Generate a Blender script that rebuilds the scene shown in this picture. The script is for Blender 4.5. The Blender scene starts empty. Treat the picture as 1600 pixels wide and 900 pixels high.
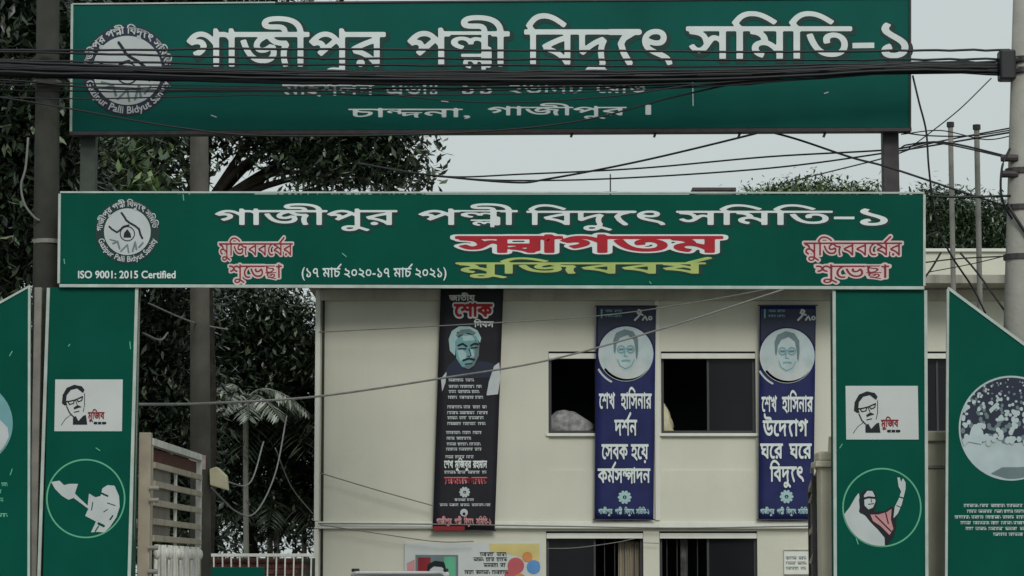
import bpy, math, random
import numpy as np
from mathutils import Vector

# ------------------------------------------------------------------ camera, world, sun, exposure
sc = bpy.context.scene
COL = sc.collection
CAMY, CAMZ, F = -25.0, 1.6, 4167.0
PITCH = math.atan(440.0 / F)
cam_data = bpy.data.cameras.new('camera')
cam = bpy.data.objects.new('camera', cam_data)
COL.objects.link(cam)
cam.location = (0, CAMY, CAMZ)
cam.rotation_euler = (math.pi / 2 + PITCH, 0, 0)
cam_data.sensor_width = 36.0
cam_data.lens = 36.0 * F / 1600.0
cam_data.clip_end = 2000.0
sc.camera = cam

SUN_EL, SUN_AZ = math.radians(38), math.radians(168)     # azimuth clockwise from +Y: the sun stands behind the camera
world = bpy.data.worlds.new('World')
sc.world = world
world.use_nodes = True
wn, wl = world.node_tree.nodes, world.node_tree.links
bg = wn['Background']
sky = wn.new('ShaderNodeTexSky')
sky.sky_type = 'NISHITA'
sky.sun_disc = False
sky.sun_elevation = SUN_EL
sky.sun_rotation = SUN_AZ
sky.air_density = 1.0
sky.dust_density = 6.0
hsv = wn.new('ShaderNodeHueSaturation')
hsv.inputs['Saturation'].default_value = 0.14
mixw = wn.new('ShaderNodeMixRGB')                          # an even cloud deck over the clear sky
mixw.inputs[0].default_value = 0.8
mixw.inputs[2].default_value = (6.1, 6.9, 6.85, 1)
wl.new(sky.outputs[0], hsv.inputs['Color'])
wl.new(hsv.outputs[0], mixw.inputs[1])
wl.new(mixw.outputs[0], bg.inputs['Color'])
bg.inputs['Strength'].default_value = 0.1

sun_data = bpy.data.lights.new('sun', 'SUN')
sun = bpy.data.objects.new('sun', sun_data)
COL.objects.link(sun)
sun_data.energy = 1.5
sun_data.angle = math.radians(20)
sun_data.color = (1.0, 0.97, 0.92)
_d = Vector((math.sin(SUN_AZ) * math.cos(SUN_EL), math.cos(SUN_AZ) * math.cos(SUN_EL), math.sin(SUN_EL)))
sun.rotation_euler = (-_d).to_track_quat('-Z', 'Y').to_euler()
sun.location = _d * 60

sc.view_settings.view_transform = 'Standard'
sc.view_settings.look = 'None'
sc.view_settings.exposure = 0.0
sc.view_settings.gamma = 1.0
sc.view_settings.use_curve_mapping = False
sc.cycles.max_bounces = 6
sc.cycles.transparent_max_bounces = 8

rng = random.Random(7)
nrg = np.random.default_rng(7)

# ------------------------------------------------------------------ measuring: a point of the photograph at a chosen depth
_cp, _sp = math.cos(PITCH), math.sin(PITCH)
def P(px, py, Y):
    a, b = (px - 800.0) / F, -(py - 450.0) / F
    dy = _cp - b * _sp
    t = (Y - CAMY) / dy
    return Vector((a * t, Y, CAMZ + (b * _cp + _sp) * t))
def PX(px, Y, py=620): return P(px, py, Y).x
def PZ(py, Y): return P(800, py, Y).z

# ------------------------------------------------------------------ materials
def lin(c):
    return tuple((x / 255 / 12.92) if x / 255 <= 0.04045 else ((x / 255 + 0.055) / 1.055) ** 2.4 for x in c) + (1.0,)
MATS = {}
def mat(name, col, rough=0.6, var=0.12, scale=3.0, spec=0.4, bump=0.0, bscale=40.0, metal=0.0, streak=0.0, streak_col=None, ramp=None, stain=0.0, stain_col=(0.2, 0.19, 0.16, 1)):
    if name in MATS: return MATS[name]
    m = bpy.data.materials.new(name)
    m.use_nodes = True
    nt = m.node_tree
    n, l = nt.nodes, nt.links
    b = n['Principled BSDF']
    b.inputs['Roughness'].default_value = rough
    b.inputs['Specular IOR Level'].default_value = spec
    b.inputs['Metallic'].default_value = metal
    col = tuple(col) if len(col) == 4 else tuple(col) + (1.0,)
    tc = n.new('ShaderNodeTexCoord')
    nz = n.new('ShaderNodeTexNoise')
    nz.inputs['Scale'].default_value = scale
    nz.inputs['Detail'].default_value = 6
    l.new(tc.outputs['Object'], nz.inputs['Vector'])
    mr = n.new('ShaderNodeMapRange')
    mr.inputs[1].default_value, mr.inputs[2].default_value = 0.3, 0.7
    mr.inputs[3].default_value, mr.inputs[4].default_value = 1 - var, 1 + var
    l.new(nz.outputs[0], mr.inputs[0])
    mul = n.new('ShaderNodeMixRGB'); mul.blend_type = 'MULTIPLY'; mul.inputs[0].default_value = 1.0
    mul.inputs[1].default_value = col
    l.new(mr.outputs[0], mul.inputs[2])
    out = mul.outputs[0]
    if streak > 0:                                       # rain streaks: noise drawn out along the height
        mp = n.new('ShaderNodeMapping'); mp.inputs['Scale'].default_value = (5.0, 5.0, 0.35)
        l.new(tc.outputs['Object'], mp.inputs['Vector'])
        n2 = n.new('ShaderNodeTexNoise'); n2.inputs['Scale'].default_value = 1.2; n2.inputs['Detail'].default_value = 8
        l.new(mp.outputs[0], n2.inputs['Vector'])
        m2 = n.new('ShaderNodeMapRange'); m2.inputs[1].default_value, m2.inputs[2].default_value = 0.5, 0.78
        m2.inputs[3].default_value, m2.inputs[4].default_value = 0.0, streak
        l.new(n2.outputs[0], m2.inputs[0])
        mx = n.new('ShaderNodeMixRGB'); mx.inputs[2].default_value = streak_col or (0.16, 0.15, 0.12, 1)
        l.new(m2.outputs[0], mx.inputs[0]); l.new(out, mx.inputs[1])
        out = mx.outputs[0]
    if stain > 0:                                        # blotches with a ragged edge
        n3 = n.new('ShaderNodeTexNoise'); n3.inputs['Scale'].default_value = 0.9; n3.inputs['Detail'].default_value = 10; n3.inputs['Roughness'].default_value = 0.7
        l.new(tc.outputs['Object'], n3.inputs['Vector'])
        m3 = n.new('ShaderNodeMapRange'); m3.inputs[1].default_value, m3.inputs[2].default_value = 0.56, 0.72
        m3.inputs[3].default_value, m3.inputs[4].default_value = 0.0, stain
        l.new(n3.outputs[0], m3.inputs[0])
        mx = n.new('ShaderNodeMixRGB'); mx.inputs[2].default_value = stain_col
        l.new(m3.outputs[0], mx.inputs[0]); l.new(out, mx.inputs[1])
        out = mx.outputs[0]
    if ramp:                                             # leaves: a random tone each, some ramps with painted glare
        ge = n.new('ShaderNodeNewGeometry')
        rp = n.new('ShaderNodeValToRGB')
        e = rp.color_ramp.elements
        for i, (p_, c_) in enumerate(ramp):
            el = e[i] if i < 2 else e.new(p_)
            el.position = p_; el.color = c_
        l.new(ge.outputs['Random Per Island'], rp.inputs[0])
        out = rp.outputs[0]
    l.new(out, b.inputs['Base Color'])
    if bump > 0:
        nb = n.new('ShaderNodeTexNoise'); nb.inputs['Scale'].default_value = bscale; nb.inputs['Detail'].default_value = 5
        l.new(tc.outputs['Object'], nb.inputs['Vector'])
        bp = n.new('ShaderNodeBump'); bp.inputs['Strength'].default_value = bump; bp.inputs['Distance'].default_value = 0.02
        l.new(nb.outputs[0], bp.inputs['Height']); l.new(bp.outputs[0], b.inputs['Normal'])
    MATS[name] = m
    return m

M = {}
M['green_top'] = mat('green_top', (0.004, 0.080, 0.064), 0.5, 0.12, 1.3, 0.06, streak=0.12, streak_col=(0.012, 0.10, 0.08, 1))
M['green'] = mat('green', (0.0012, 0.067, 0.046), 0.5, 0.12, 1.3, 0.05, streak=0.10, streak_col=(0.008, 0.095, 0.07, 1))
M['trim'] = mat('trim', (0.36, 0.43, 0.39), 0.45, 0.15, 6, 0.4, streak=0.2)
M['steel_dark'] = mat('steel_dark', (0.045, 0.040, 0.042), 0.6, 0.3, 8, 0.3, streak=0.3, streak_col=(0.09, 0.05, 0.035, 1))
M['steel_moss'] = mat('steel_moss', (0.060, 0.075, 0.062), 0.7, 0.3, 6, 0.2, streak=0.4, streak_col=(0.03, 0.04, 0.03, 1))
M['steel_grey'] = mat('steel_grey', (0.22, 0.215, 0.19), 0.6, 0.2, 6, 0.3, streak=0.3)
M['white_ink'] = mat('white_ink', (0.58, 0.63, 0.62), 0.5, 0.06, 5, 0.2)
M['white_soft'] = mat('white_soft', (0.42, 0.46, 0.46), 0.5, 0.06, 5, 0.2)
M['black_ink'] = mat('black_ink', (0.010, 0.013, 0.016), 0.5, 0.1, 5, 0.2)
M['shadow_ink'] = mat('shadow_ink', (0.008, 0.035, 0.030), 0.5, 0.1, 5, 0.2)
M['navy_ink'] = mat('navy_ink', (0.020, 0.026, 0.048), 0.5, 0.1, 5, 0.2)
M['red_ink'] = mat('red_ink', (0.34, 0.012, 0.022), 0.5, 0.1, 5, 0.2)
M['dull_red'] = mat('dull_red', (0.20, 0.018, 0.025), 0.5, 0.1, 5, 0.2)
M['pink_ink'] = mat('pink_ink', (0.45, 0.22, 0.23), 0.5, 0.1, 5, 0.2)
M['pale_pink'] = mat('pale_pink', (0.55, 0.43, 0.42), 0.5, 0.1, 5, 0.2)
M['pale_blue'] = mat('pale_blue', (0.37, 0.45, 0.46), 0.5, 0.1, 5, 0.2)
M['slate_ink'] = mat('slate_ink', (0.022, 0.042, 0.040), 0.5, 0.1, 5, 0.1)
M['lime_ink'] = mat('lime_ink', (0.34, 0.42, 0.13), 0.5, 0.12, 5, 0.2)
M['mint_ink'] = mat('mint_ink', (0.10, 0.36, 0.22), 0.5, 0.1, 5, 0.2)
M['sticker'] = mat('sticker', (0.47, 0.50, 0.49), 0.5, 0.05, 3, 0.25)
M['teal_ink'] = mat('teal_ink', (0.14, 0.30, 0.32), 0.5, 0.1, 5, 0.2)
M['teal_pale'] = mat('teal_pale', (0.30, 0.45, 0.46), 0.5, 0.1, 5, 0.2)
M['grey_ink'] = mat('grey_ink', (0.12, 0.17, 0.18), 0.5, 0.1, 5, 0.2)
M['banner_black'] = mat('banner_black', (0.013, 0.013, 0.018), 0.55, 0.2, 3, 0.2)
M['banner_blue'] = mat('banner_blue', (0.013, 0.018, 0.085), 0.5, 0.2, 3, 0.2)
M['wall'] = mat('wall', (0.53, 0.53, 0.445), 0.85, 0.05, 0.8, 0.2, bump=0.12, bscale=30, streak=0.05, streak_col=(0.26, 0.25, 0.20, 1), stain=0.12)
M['wall_white'] = mat('wall_white', (0.62, 0.63, 0.57), 0.85, 0.05, 1.5, 0.2, bump=0.1, streak=0.15, streak_col=(0.3, 0.29, 0.24, 1))
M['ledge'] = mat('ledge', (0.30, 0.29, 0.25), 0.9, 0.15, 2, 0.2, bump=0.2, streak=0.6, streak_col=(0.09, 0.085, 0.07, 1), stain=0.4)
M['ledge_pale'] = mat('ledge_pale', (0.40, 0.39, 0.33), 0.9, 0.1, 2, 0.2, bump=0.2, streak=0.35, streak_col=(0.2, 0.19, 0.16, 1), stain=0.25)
M['beige_wall'] = mat('beige_wall', (0.54, 0.50, 0.39), 0.85, 0.1, 2, 0.2, bump=0.15, streak=0.4, stain=0.25)
M['interior'] = mat('interior', (0.10, 0.11, 0.11), 0.9, 0.2, 1, 0.1)
M['frame_dark'] = mat('frame_dark', (0.035, 0.035, 0.038), 0.5, 0.1, 5, 0.4)
M['glass'] = mat('glass', (0.010, 0.011, 0.013), 0.12, 0.1, 2, 0.18)
M['curtain'] = mat('curtain', (0.16, 0.17, 0.17), 0.9, 0.3, 4, 0.1)
M['cloth'] = mat('cloth', (0.22, 0.22, 0.22), 0.9, 0.5, 9, 0.1)
M['cream'] = mat('cream', (0.50, 0.46, 0.31), 0.6, 0.12, 6, 0.3, stain=0.2)
M['concrete'] = mat('concrete', (0.29, 0.285, 0.255), 0.9, 0.12, 4, 0.2, bump=0.25, bscale=25, streak=0.35)
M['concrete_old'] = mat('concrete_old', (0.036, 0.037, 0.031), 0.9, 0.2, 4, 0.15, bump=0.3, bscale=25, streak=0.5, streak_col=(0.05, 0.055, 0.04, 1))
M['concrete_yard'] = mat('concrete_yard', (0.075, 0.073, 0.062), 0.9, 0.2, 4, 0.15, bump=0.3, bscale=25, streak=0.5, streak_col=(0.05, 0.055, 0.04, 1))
M['cable'] = mat('cable', (0.012, 0.013, 0.015), 0.5, 0.2, 5, 0.35)
M['cable_grey'] = mat('cable_grey', (0.16, 0.16, 0.15), 0.6, 0.2, 5, 0.3)
M['gate_beige'] = mat('gate_beige', (0.30, 0.265, 0.20), 0.6, 0.15, 5, 0.3, streak=0.5, streak_col=(0.10, 0.07, 0.05, 1))
M['gate_white'] = mat('gate_white', (0.50, 0.50, 0.46), 0.5, 0.15, 6, 0.3, stain=0.3)
M['gate_sheet'] = mat('gate_sheet', (0.17, 0.155, 0.125), 0.6, 0.2, 4, 0.3, streak=0.5)
M['brick'] = mat('brick', (0.09, 0.035, 0.028), 0.9, 0.35, 18, 0.2)
M['asphalt'] = mat('asphalt', (0.07, 0.07, 0.068), 0.95, 0.2, 2, 0.2, bump=0.3, stain=0.3)
M['yard'] = mat('yard', (0.20, 0.19, 0.165), 0.95, 0.2, 1, 0.2, bump=0.3, stain=0.3)
M['bark'] = mat('bark', (0.024, 0.021, 0.017), 0.95, 0.35, 9, 0.1, bump=0.6, bscale=18)
M['car_white'] = mat('car_white', (0.72, 0.73, 0.74), 0.25, 0.02, 2, 0.5)
M['rubber'] = mat('rubber', (0.015, 0.015, 0.015), 0.8, 0.1, 5, 0.2)
M['lamp_glass'] = mat('lamp_glass', (0.5, 0.5, 0.5), 0.1, 0.05, 5, 0.6)
M['paper'] = mat('paper', (0.42, 0.33, 0.31), 0.8, 0.35, 14, 0.2)
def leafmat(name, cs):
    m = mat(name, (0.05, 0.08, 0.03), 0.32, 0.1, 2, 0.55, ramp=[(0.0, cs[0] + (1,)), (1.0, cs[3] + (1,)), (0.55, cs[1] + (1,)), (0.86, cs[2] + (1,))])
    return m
M['leaf_dark'] = leafmat('leaf_dark', [(0.006, 0.011, 0.007), (0.017, 0.030, 0.017), (0.045, 0.072, 0.034), (0.20, 0.24, 0.16)])  # brightest tone paints glints on a few leaves
M['leaf_mid'] = leafmat('leaf_mid', [(0.015, 0.030, 0.012), (0.05, 0.095, 0.03), (0.11, 0.17, 0.05), (0.22, 0.28, 0.12)])
M['leaf_far'] = leafmat('leaf_far', [(0.026, 0.045, 0.026), (0.045, 0.075, 0.038), (0.07, 0.105, 0.05), (0.11, 0.14, 0.075)])
M['frond'] = leafmat('frond', [(0.030, 0.050, 0.030), (0.05, 0.075, 0.045), (0.085, 0.105, 0.065), (0.15, 0.17, 0.12)])

M['frond_lit'] = leafmat('frond_lit', [(0.08, 0.10, 0.075), (0.20, 0.23, 0.18), (0.42, 0.45, 0.38), (0.6, 0.62, 0.55)])  # lit fronds: bright light painted into the leaf tones
# ------------------------------------------------------------------ object helpers
def rootloc(o):
    v = Vector((0, 0, 0))
    while o is not None:
        v += o.location; o = o.parent
    return v
def tag(o, label=None, cat=None, group=None, kind=None):
    if label: o['label'] = label
    if cat: o['category'] = cat
    if group: o['group'] = group
    if kind: o['kind'] = kind
    return o
def thing(name, loc, label, cat, group=None):
    o = bpy.data.objects.new(name, None)
    o.location = loc
    o.empty_display_size = 0.2
    COL.objects.link(o)
    return tag(o, label, cat, group)
def obj(name, verts, faces, m, parent=None, smooth=False, bevel=0.0, loc=None):
    base = rootloc(parent) if parent is not None else Vector(loc or (0, 0, 0))
    me = bpy.data.meshes.new(name)
    me.from_pydata([tuple(Vector(v) - base) for v in verts], [], [tuple(f) for f in faces])
    me.update()
    me.materials.append(m)
    if smooth: me.polygons.foreach_set('use_smooth', [True] * len(me.polygons))
    o = bpy.data.objects.new(name, me)
    COL.objects.link(o)
    if parent is not None: o.parent = parent
    else: o.location = base
    if bevel:
        bv = o.modifiers.new('bevel', 'BEVEL'); bv.width = bevel; bv.segments = 2; bv.limit_method = 'ANGLE'
    return o
class MB:
    def __init__(s): s.v, s.f = [], []
    def box(s, x0, x1, y0, y1, z0, z1):
        x0, x1 = min(x0, x1), max(x0, x1); z0, z1 = min(z0, z1), max(z0, z1)
        return s.hexa([(x0, y0, z0), (x1, y0, z0), (x1, y0, z1), (x0, y0, z1)], [(x0, y1, z0), (x1, y1, z0), (x1, y1, z1), (x0, y1, z1)])
    def hexa(s, a, b):                                   # front loop a, back loop b, both n points
        n, k = len(s.v), len(a)
        s.v += [tuple(p) for p in a] + [tuple(p) for p in b]
        s.f += [tuple(n + i for i in range(k)), tuple(n + k + i for i in reversed(range(k)))]
        s.f += [(n + (i + 1) % k, n + i, n + k + i, n + k + (i + 1) % k) for i in range(k)]
        return s
    def tube(s, pts, r, seg=6, caps=True):
        pts = [Vector(p) for p in pts]
        rs = r if isinstance(r, (list, tuple)) else [r] * len(pts)
        n0 = len(s.v)
        for i, p in enumerate(pts):
            t = (pts[min(i + 1, len(pts) - 1)] - pts[max(i - 1, 0)]).normalized()
            ref = Vector((0, 0, 1)) if abs(t.z) < 0.9 else Vector((0, 1, 0))
            u = t.cross(ref).normalized(); w = u.cross(t)
            for k in range(seg):
                a = 2 * math.pi * k / seg
                s.v.append(tuple(p + u * (math.cos(a) * rs[i]) + w * (math.sin(a) * rs[i])))
        for i in range(len(pts) - 1):
            for k in range(seg):
                a, b = n0 + i * seg + k, n0 + i * seg + (k + 1) % seg
                s.f.append((a, b, b + seg, a + seg))
        if caps:
            s.f.append(tuple(n0 + k for k in reversed(range(seg))))
            s.f.append(tuple(n0 + (len(pts) - 1) * seg + k for k in range(seg)))
        return s
    def make(s, name, m, parent=None, **k): return obj(name, s.v, s.f, m, parent, **k)
def box(name, x0, x1, y0, y1, z0, z1, m, parent=None, bevel=0.006):
    return MB().box(x0, x1, y0, y1, z0, z1).make(name, m, parent, bevel=bevel)
def spline(pts, n=8):                                    # Catmull-Rom through the points
    pts = [Vector(p) for p in pts]
    if len(pts) == 2: pts = [pts[0], (pts[0] + pts[1]) / 2, pts[1]]
    q = [pts[0] * 2 - pts[1]] + pts + [pts[-1] * 2 - pts[-2]]
    out = []
    for i in range(1, len(q) - 2):
        for k in range(n):
            t = k / n
            a, b, c, d = q[i - 1], q[i], q[i + 1], q[i + 2]
            out.append(0.5 * ((2 * b) + (c - a) * t + (2 * a - 5 * b + 4 * c - d) * t * t + (3 * b - a - 3 * c + d) * t ** 3))
    out.append(q[-2])
    return out

# ------------------------------------------------------------------ lettering: outlines of the built-in font as distance fields
RES = 56
PAD = 0.30
_glyph = {}
def _splines(s):
    c = bpy.data.curves.new('type', 'FONT'); c.body = s
    o = bpy.data.objects.new('type', c); COL.objects.link(o)
    dg = bpy.context.evaluated_depsgraph_get()
    ev = o.evaluated_get(dg)
    cu = ev.to_curve(dg)
    out = []
    for sp in cu.splines:
        bp = sp.bezier_points
        pts = []
        for i in range(len(bp)):
            a, b = bp[i], bp[(i + 1) % len(bp)]
            p0, p1, p2, p3 = [np.array(q[:2]) for q in (a.co, a.handle_right, b.handle_left, b.co)]
            for k in range(5):
                t = k / 5
                pts.append((1 - t) ** 3 * p0 + 3 * (1 - t) ** 2 * t * p1 + 3 * (1 - t) * t * t * p2 + t ** 3 * p3)
        if len(pts) > 2: out.append(np.array(pts))
    ev.to_curve_clear()
    bpy.data.objects.remove(o); bpy.data.curves.remove(c)
    return out
def seg_dist(gx, gy, a, b):
    d = b - a
    L = float(d @ d) + 1e-12
    t = np.clip(((gx - a[0]) * d[0] + (gy - a[1]) * d[1]) / L, 0, 1)
    return np.hypot(gx - a[0] - t * d[0], gy - a[1] - t * d[1])
def winding(gx, gy, loops):
    w = np.zeros(gx.shape, int)
    for lp in loops:
        for i in range(len(lp)):
            a, b = lp[i], lp[(i + 1) % len(lp)]
            if a[1] == b[1]: continue
            cr = (b[0] - a[0]) * (gy - a[1]) - (gx - a[0]) * (b[1] - a[1])
            w += ((a[1] <= gy) & (b[1] > gy) & (cr > 0)).astype(int) - ((a[1] > gy) & (b[1] <= gy) & (cr < 0)).astype(int)
    return w
_lsb = [None]
def glyph(ch):
    if ch in _glyph: return _glyph[ch]
    if _lsb[0] is None: _lsb[0] = min(p[0] for p in _splines('I')[0])
    loops = _splines(ch) if ch != ' ' else []
    adv = min(p[0] for p in _splines(ch + 'I')[-1]) - _lsb[0]
    if not loops:
        _glyph[ch] = (None, 0, 0, adv); return _glyph[ch]
    allp = np.concatenate(loops)
    x0, y0 = allp.min(0) - PAD; x1, y1 = allp.max(0) + PAD
    gx, gy = np.meshgrid(np.arange(x0, x1, 1 / RES), np.arange(y0, y1, 1 / RES))
    d = np.full(gx.shape, 9.0)
    for lp in loops:
        for i in range(len(lp)): d = np.minimum(d, seg_dist(gx, gy, lp[i], lp[(i + 1) % len(lp)]))
    d = np.where(winding(gx, gy, loops) != 0, -d, d)
    _glyph[ch] = (d, x0, y0, adv)
    return _glyph[ch]
HB = .585                                                # height of the head stroke
CONJ = {
    'ল্ল': ([('ল', 1, .62, 0, .237), ('ল', .60, .50, .22, -.10)], [[(.66, .3), (.66, .02)]], .731),
    'স্ব': ([('স', 1, 1, 0, 0), ('ব', .62, .52, .62, 0.0)], [[(.6, HB), (1.02, HB)], [(.955, HB), (.955, .1)]], 1.0),
    'চ্ছ': ([('চ', .95, .60, 0, .25), ('ছ', .80, .52, .05, -.04)], [], .60),
    'ন্দ': ([('ন', .62, .62, 0, .237), ('দ', .80, .62, .30, -.02)], [[(.3, HB), (.82, HB)]], .82),
    'ম্প': ([('ম', .60, .55, 0, .28), ('প', .84, .80, .30, -.03)], [[(.3, HB), (.88, HB)]], .88),
}
YAPH = [[(0, HB), (.50, HB)], [(.42, HB), (.24, .47), (.19, .37), (.24, .2), (.34, .02)]]
VIR = '\u09cd'
MARK = 'িীাুূেোৈঁংঃৃ\u09bc'
def shape_text(s):
    """logical text -> [(kind, data, x)], total advance, in em"""
    s = s.replace('\u09df', 'য\u09bc')
    cl, i = [], 0
    while i < len(s):                                    # clusters
        c = s[i]; i += 1
        while i < len(s) and (s[i] == VIR or s[i] in MARK or s[i - 1] == VIR): c += s[i]; i += 1
        cl.append(c)
    out, x = [], 0.0
    def put(ch, sx=1, sy=1, dx=0, dy=0): out.append(('g', ch, sx, sy, x + dx, dy))
    def ink(st, dx=0, w=.085): out.append(('s', st, x + dx, w))
    for c in cl:
        reph = c.startswith('র' + VIR) and len(c) > 2
        if reph: c = c[2:]
        marks = [m_ for m_ in c if m_ in MARK]
        body = ''.join(m_ for m_ in c if m_ not in MARK)
        yap = body.endswith(VIR + 'য')
        if yap: body = body[:-2]
        post = []
        nukta = False
        for m_ in marks:
            if m_ in 'িে': put(m_); x += glyph(m_)[3]
            elif m_ == 'ো': put('ে'); x += glyph('ে')[3]; post.append('া')
            elif m_ == '\u09bc': nukta = True
            else: post.append(m_)
        if body in CONJ:
            gl, st, adv = CONJ[body]
            for g_ in gl: put(*g_)
            if st: ink(st)
            x += adv
        else:
            for ch in body.replace(VIR, ''):
                put(ch); x += glyph(ch)[3]
        if nukta: ink([[(-.30, -.12), (-.27, -.12)]], w=.1)
        if reph: ink([[(-.20, .64), (-.10, .74), (.06, .90)]])
        for m_ in post:
            if m_ in 'ুূ': put(m_)
        if yap: ink(YAPH); x += .52
        for m_ in post:
            if m_ not in 'ুূ': put(m_); x += glyph(m_)[3]
    return out, x
def text_field(s, res):
    items, adv = shape_text(s)
    x0, y0, x1, y1 = -0.55, -0.60, adv + 0.55, 1.25
    gx, gy = np.meshgrid(np.arange(x0, x1, 1 / res), np.arange(y0, y1, 1 / res))
    D = np.full(gx.shape, 9.0)
    for it in items:
        if it[0] == 'g':
            _, ch, sx, sy, dx, dy = it
            d, gx0, gy0, _a = glyph(ch)
            if d is None: continue
            u = ((gx - dx) / sx - gx0) * RES; v = ((gy - dy) / sy - gy0) * RES
            ok = (u >= 0) & (v >= 0) & (u < d.shape[1] - 1.001) & (v < d.shape[0] - 1.001)
            uu, vv = u[ok], v[ok]
            iu, iv = uu.astype(int), vv.astype(int); fu, fv = uu - iu, vv - iv
            val = d[iv, iu] * (1 - fu) * (1 - fv) + d[iv, iu + 1] * fu * (1 - fv) + d[iv + 1, iu] * (1 - fu) * fv + d[iv + 1, iu + 1] * fu * fv
            D[ok] = np.minimum(D[ok], val * math.sqrt(sx * sy))
        else:
            _, st, dx, w = it
            for pl in st:
                for a, b in zip(pl[:-1], pl[1:]):
                    D = np.minimum(D, seg_dist(gx, gy, np.array(a) + (dx, 0), np.array(b) + (dx, 0)) - w / 2)
    return D, x0, y0, 1 / res
def field_mesh(D, thr, x0, y0, h, fmap):
    """the region D < thr as flat polygons, corners mapped by fmap(x, y)"""
    V = D - thr
    I = V < 0
    ny, nx = V.shape
    c00, c10, c11, c01 = I[:-1, :-1], I[:-1, 1:], I[1:, 1:], I[1:, :-1]
    full = c00 & c10 & c11 & c01
    part = (c00 | c10 | c11 | c01) & ~full
    cache, verts, faces = {}, [], []
    def vid(x, y):
        k = (round(x, 3), round(y, 3))
        if k not in cache: cache[k] = len(verts); verts.append(fmap(x0 + x * h, y0 + y * h))
        return cache[k]
    for j, i in zip(*np.nonzero(part)):
        cs = [(i, j), (i + 1, j), (i + 1, j + 1), (i, j + 1)]
        poly = []
        for k in range(4):
            a, b = cs[k], cs[(k + 1) % 4]
            va, vb = V[a[1], a[0]], V[b[1], b[0]]
            if va < 0: poly.append(vid(*a))
            if (va < 0) != (vb < 0):
                t = va / (va - vb)
                poly.append(vid(a[0] + (b[0] - a[0]) * t, a[1] + (b[1] - a[1]) * t))
        pl = []
        for q in poly:
            if q not in pl: pl.append(q)
        if len(pl) > 2: faces.append(pl)
    for j in range(ny - 1):
        row = full[j]
        if not row.any(): continue
        e = np.flatnonzero(np.diff(np.concatenate(([0], row.astype(int), [0]))))
        for a, b in zip(e[::2], e[1::2]): faces.append([vid(a, j), vid(b, j), vid(b, j + 1), vid(a, j + 1)])
    return verts, faces
LAY = 0.003
def word(s, x0, x1, hl, bl, Y, m, parent, bold=0.0, outline=None, layer=1, res=44, name='word', shadow=None):
    """one printed word: ink from x0 to x1, head stroke at hl, foot at bl (photograph pixels), on the vertical plane Y"""
    D, u0, v0, h = text_field(s, res)
    cols = np.flatnonzero((D < bold).any(0))
    a, b = u0 + cols[0] * h, u0 + cols[-1] * h
    def fm(off, dx=0, dy=0):
        return lambda u, v: P(x0 + (u - a) / (b - a) * (x1 - x0) + dx, bl - v * (bl - hl) / HB + dy, Y - off * LAY)
    if shadow:
        vs, fs = field_mesh(D, bold + shadow[0], u0, v0, h, fm(layer, shadow[2], shadow[3]))
        obj(name + '_shadow', vs, fs, shadow[1], parent); layer += 1
    if outline:
        vs, fs = field_mesh(D, bold + outline[0], u0, v0, h, fm(layer))
        obj(name + '_outline', vs, fs, outline[1], parent); layer += 1
    vs, fs = field_mesh(D, bold, u0, v0, h, fm(layer))
    return obj(name, vs, fs, m, parent)
def ink(name, m, parent, Y, layer=1, polys=(), strokes=(), cuts=(), cutstrokes=(), step=1.0, clip=None, fmap=None):
    """flat printed shapes: polygons, strokes (points, width), minus cuts, in photograph pixels"""
    pts = [p for q in polys for p in q] + [p for q, w in strokes for p in q]
    wmax = max([w for q, w in strokes] + [0])
    xs, ys = [p[0] for p in pts], [p[1] for p in pts]
    x0, y0 = min(xs) - wmax - 2 * step, min(ys) - wmax - 2 * step
    gx, gy = np.meshgrid(np.arange(x0, max(xs) + wmax + 2 * step, step), np.arange(y0, max(ys) + wmax + 2 * step, step))
    def fld(ps, ss):
        D = np.full(gx.shape, 9e3)
        for q in ps:
            lp = np.array(q, float); d = np.full(gx.shape, 9e3)
            for i in range(len(lp)): d = np.minimum(d, seg_dist(gx, gy, lp[i], lp[(i + 1) % len(lp)]))
            D = np.minimum(D, np.where(winding(gx, gy, [lp]) != 0, -d, d))
        for q, w in ss:
            q = np.array(q, float)
            for a, b in zip(q[:-1], q[1:]): D = np.minimum(D, seg_dist(gx, gy, a, b) - w / 2)
        return D
    D = fld(polys, strokes)
    if cuts or cutstrokes: D = np.maximum(D, -fld(cuts, cutstrokes))
    if clip: D = np.maximum(D, np.hypot((gx - clip[0]), (gy - clip[1])) - clip[2])
    fm = fmap or (lambda x, y: P(x, y, Y - layer * LAY))
    vs, fs = field_mesh(D, 0.0, x0, y0, step, fm)
    return obj(name, vs, fs, m, parent)
def circ(cx, cy, r, n=40, ry=None, a0=0.0):
    return [(cx + r * math.cos(a0 + 2 * math.pi * k / n), cy + (ry or r) * math.sin(a0 + 2 * math.pi * k / n)) for k in range(n)]
def arc(cx, cy, r, a, b, n=16):
    return [(cx + r * math.cos(math.radians(a + (b - a) * k / n)), cy + r * math.sin(math.radians(a + (b - a) * k / n))) for k in range(n + 1)]
def ringtext(s, cx, cy, r, hgt, a0, a1, Y, m, parent, layer, inward=False, res=20, bold=.02):
    """text bent round a circle, from angle a0 to a1 (degrees, y downwards)"""
    D, u0, v0, h = text_field(s, res)
    cols = np.flatnonzero((D < bold).any(0)); a, b = u0 + cols[0] * h, u0 + cols[-1] * h
    def fm(u, v):
        t = math.radians(a0 + (a1 - a0) * (u - a) / (b - a))
        rr = r + (v - .3) * hgt * (-1 if inward else 1)
        return P(cx + rr * math.cos(t), cy + rr * math.sin(t), Y - layer * LAY)
    vs, fs = field_mesh(D, bold, u0, v0, h, fm)
    return obj('ring_lettering', vs, fs, m, parent)
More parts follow.
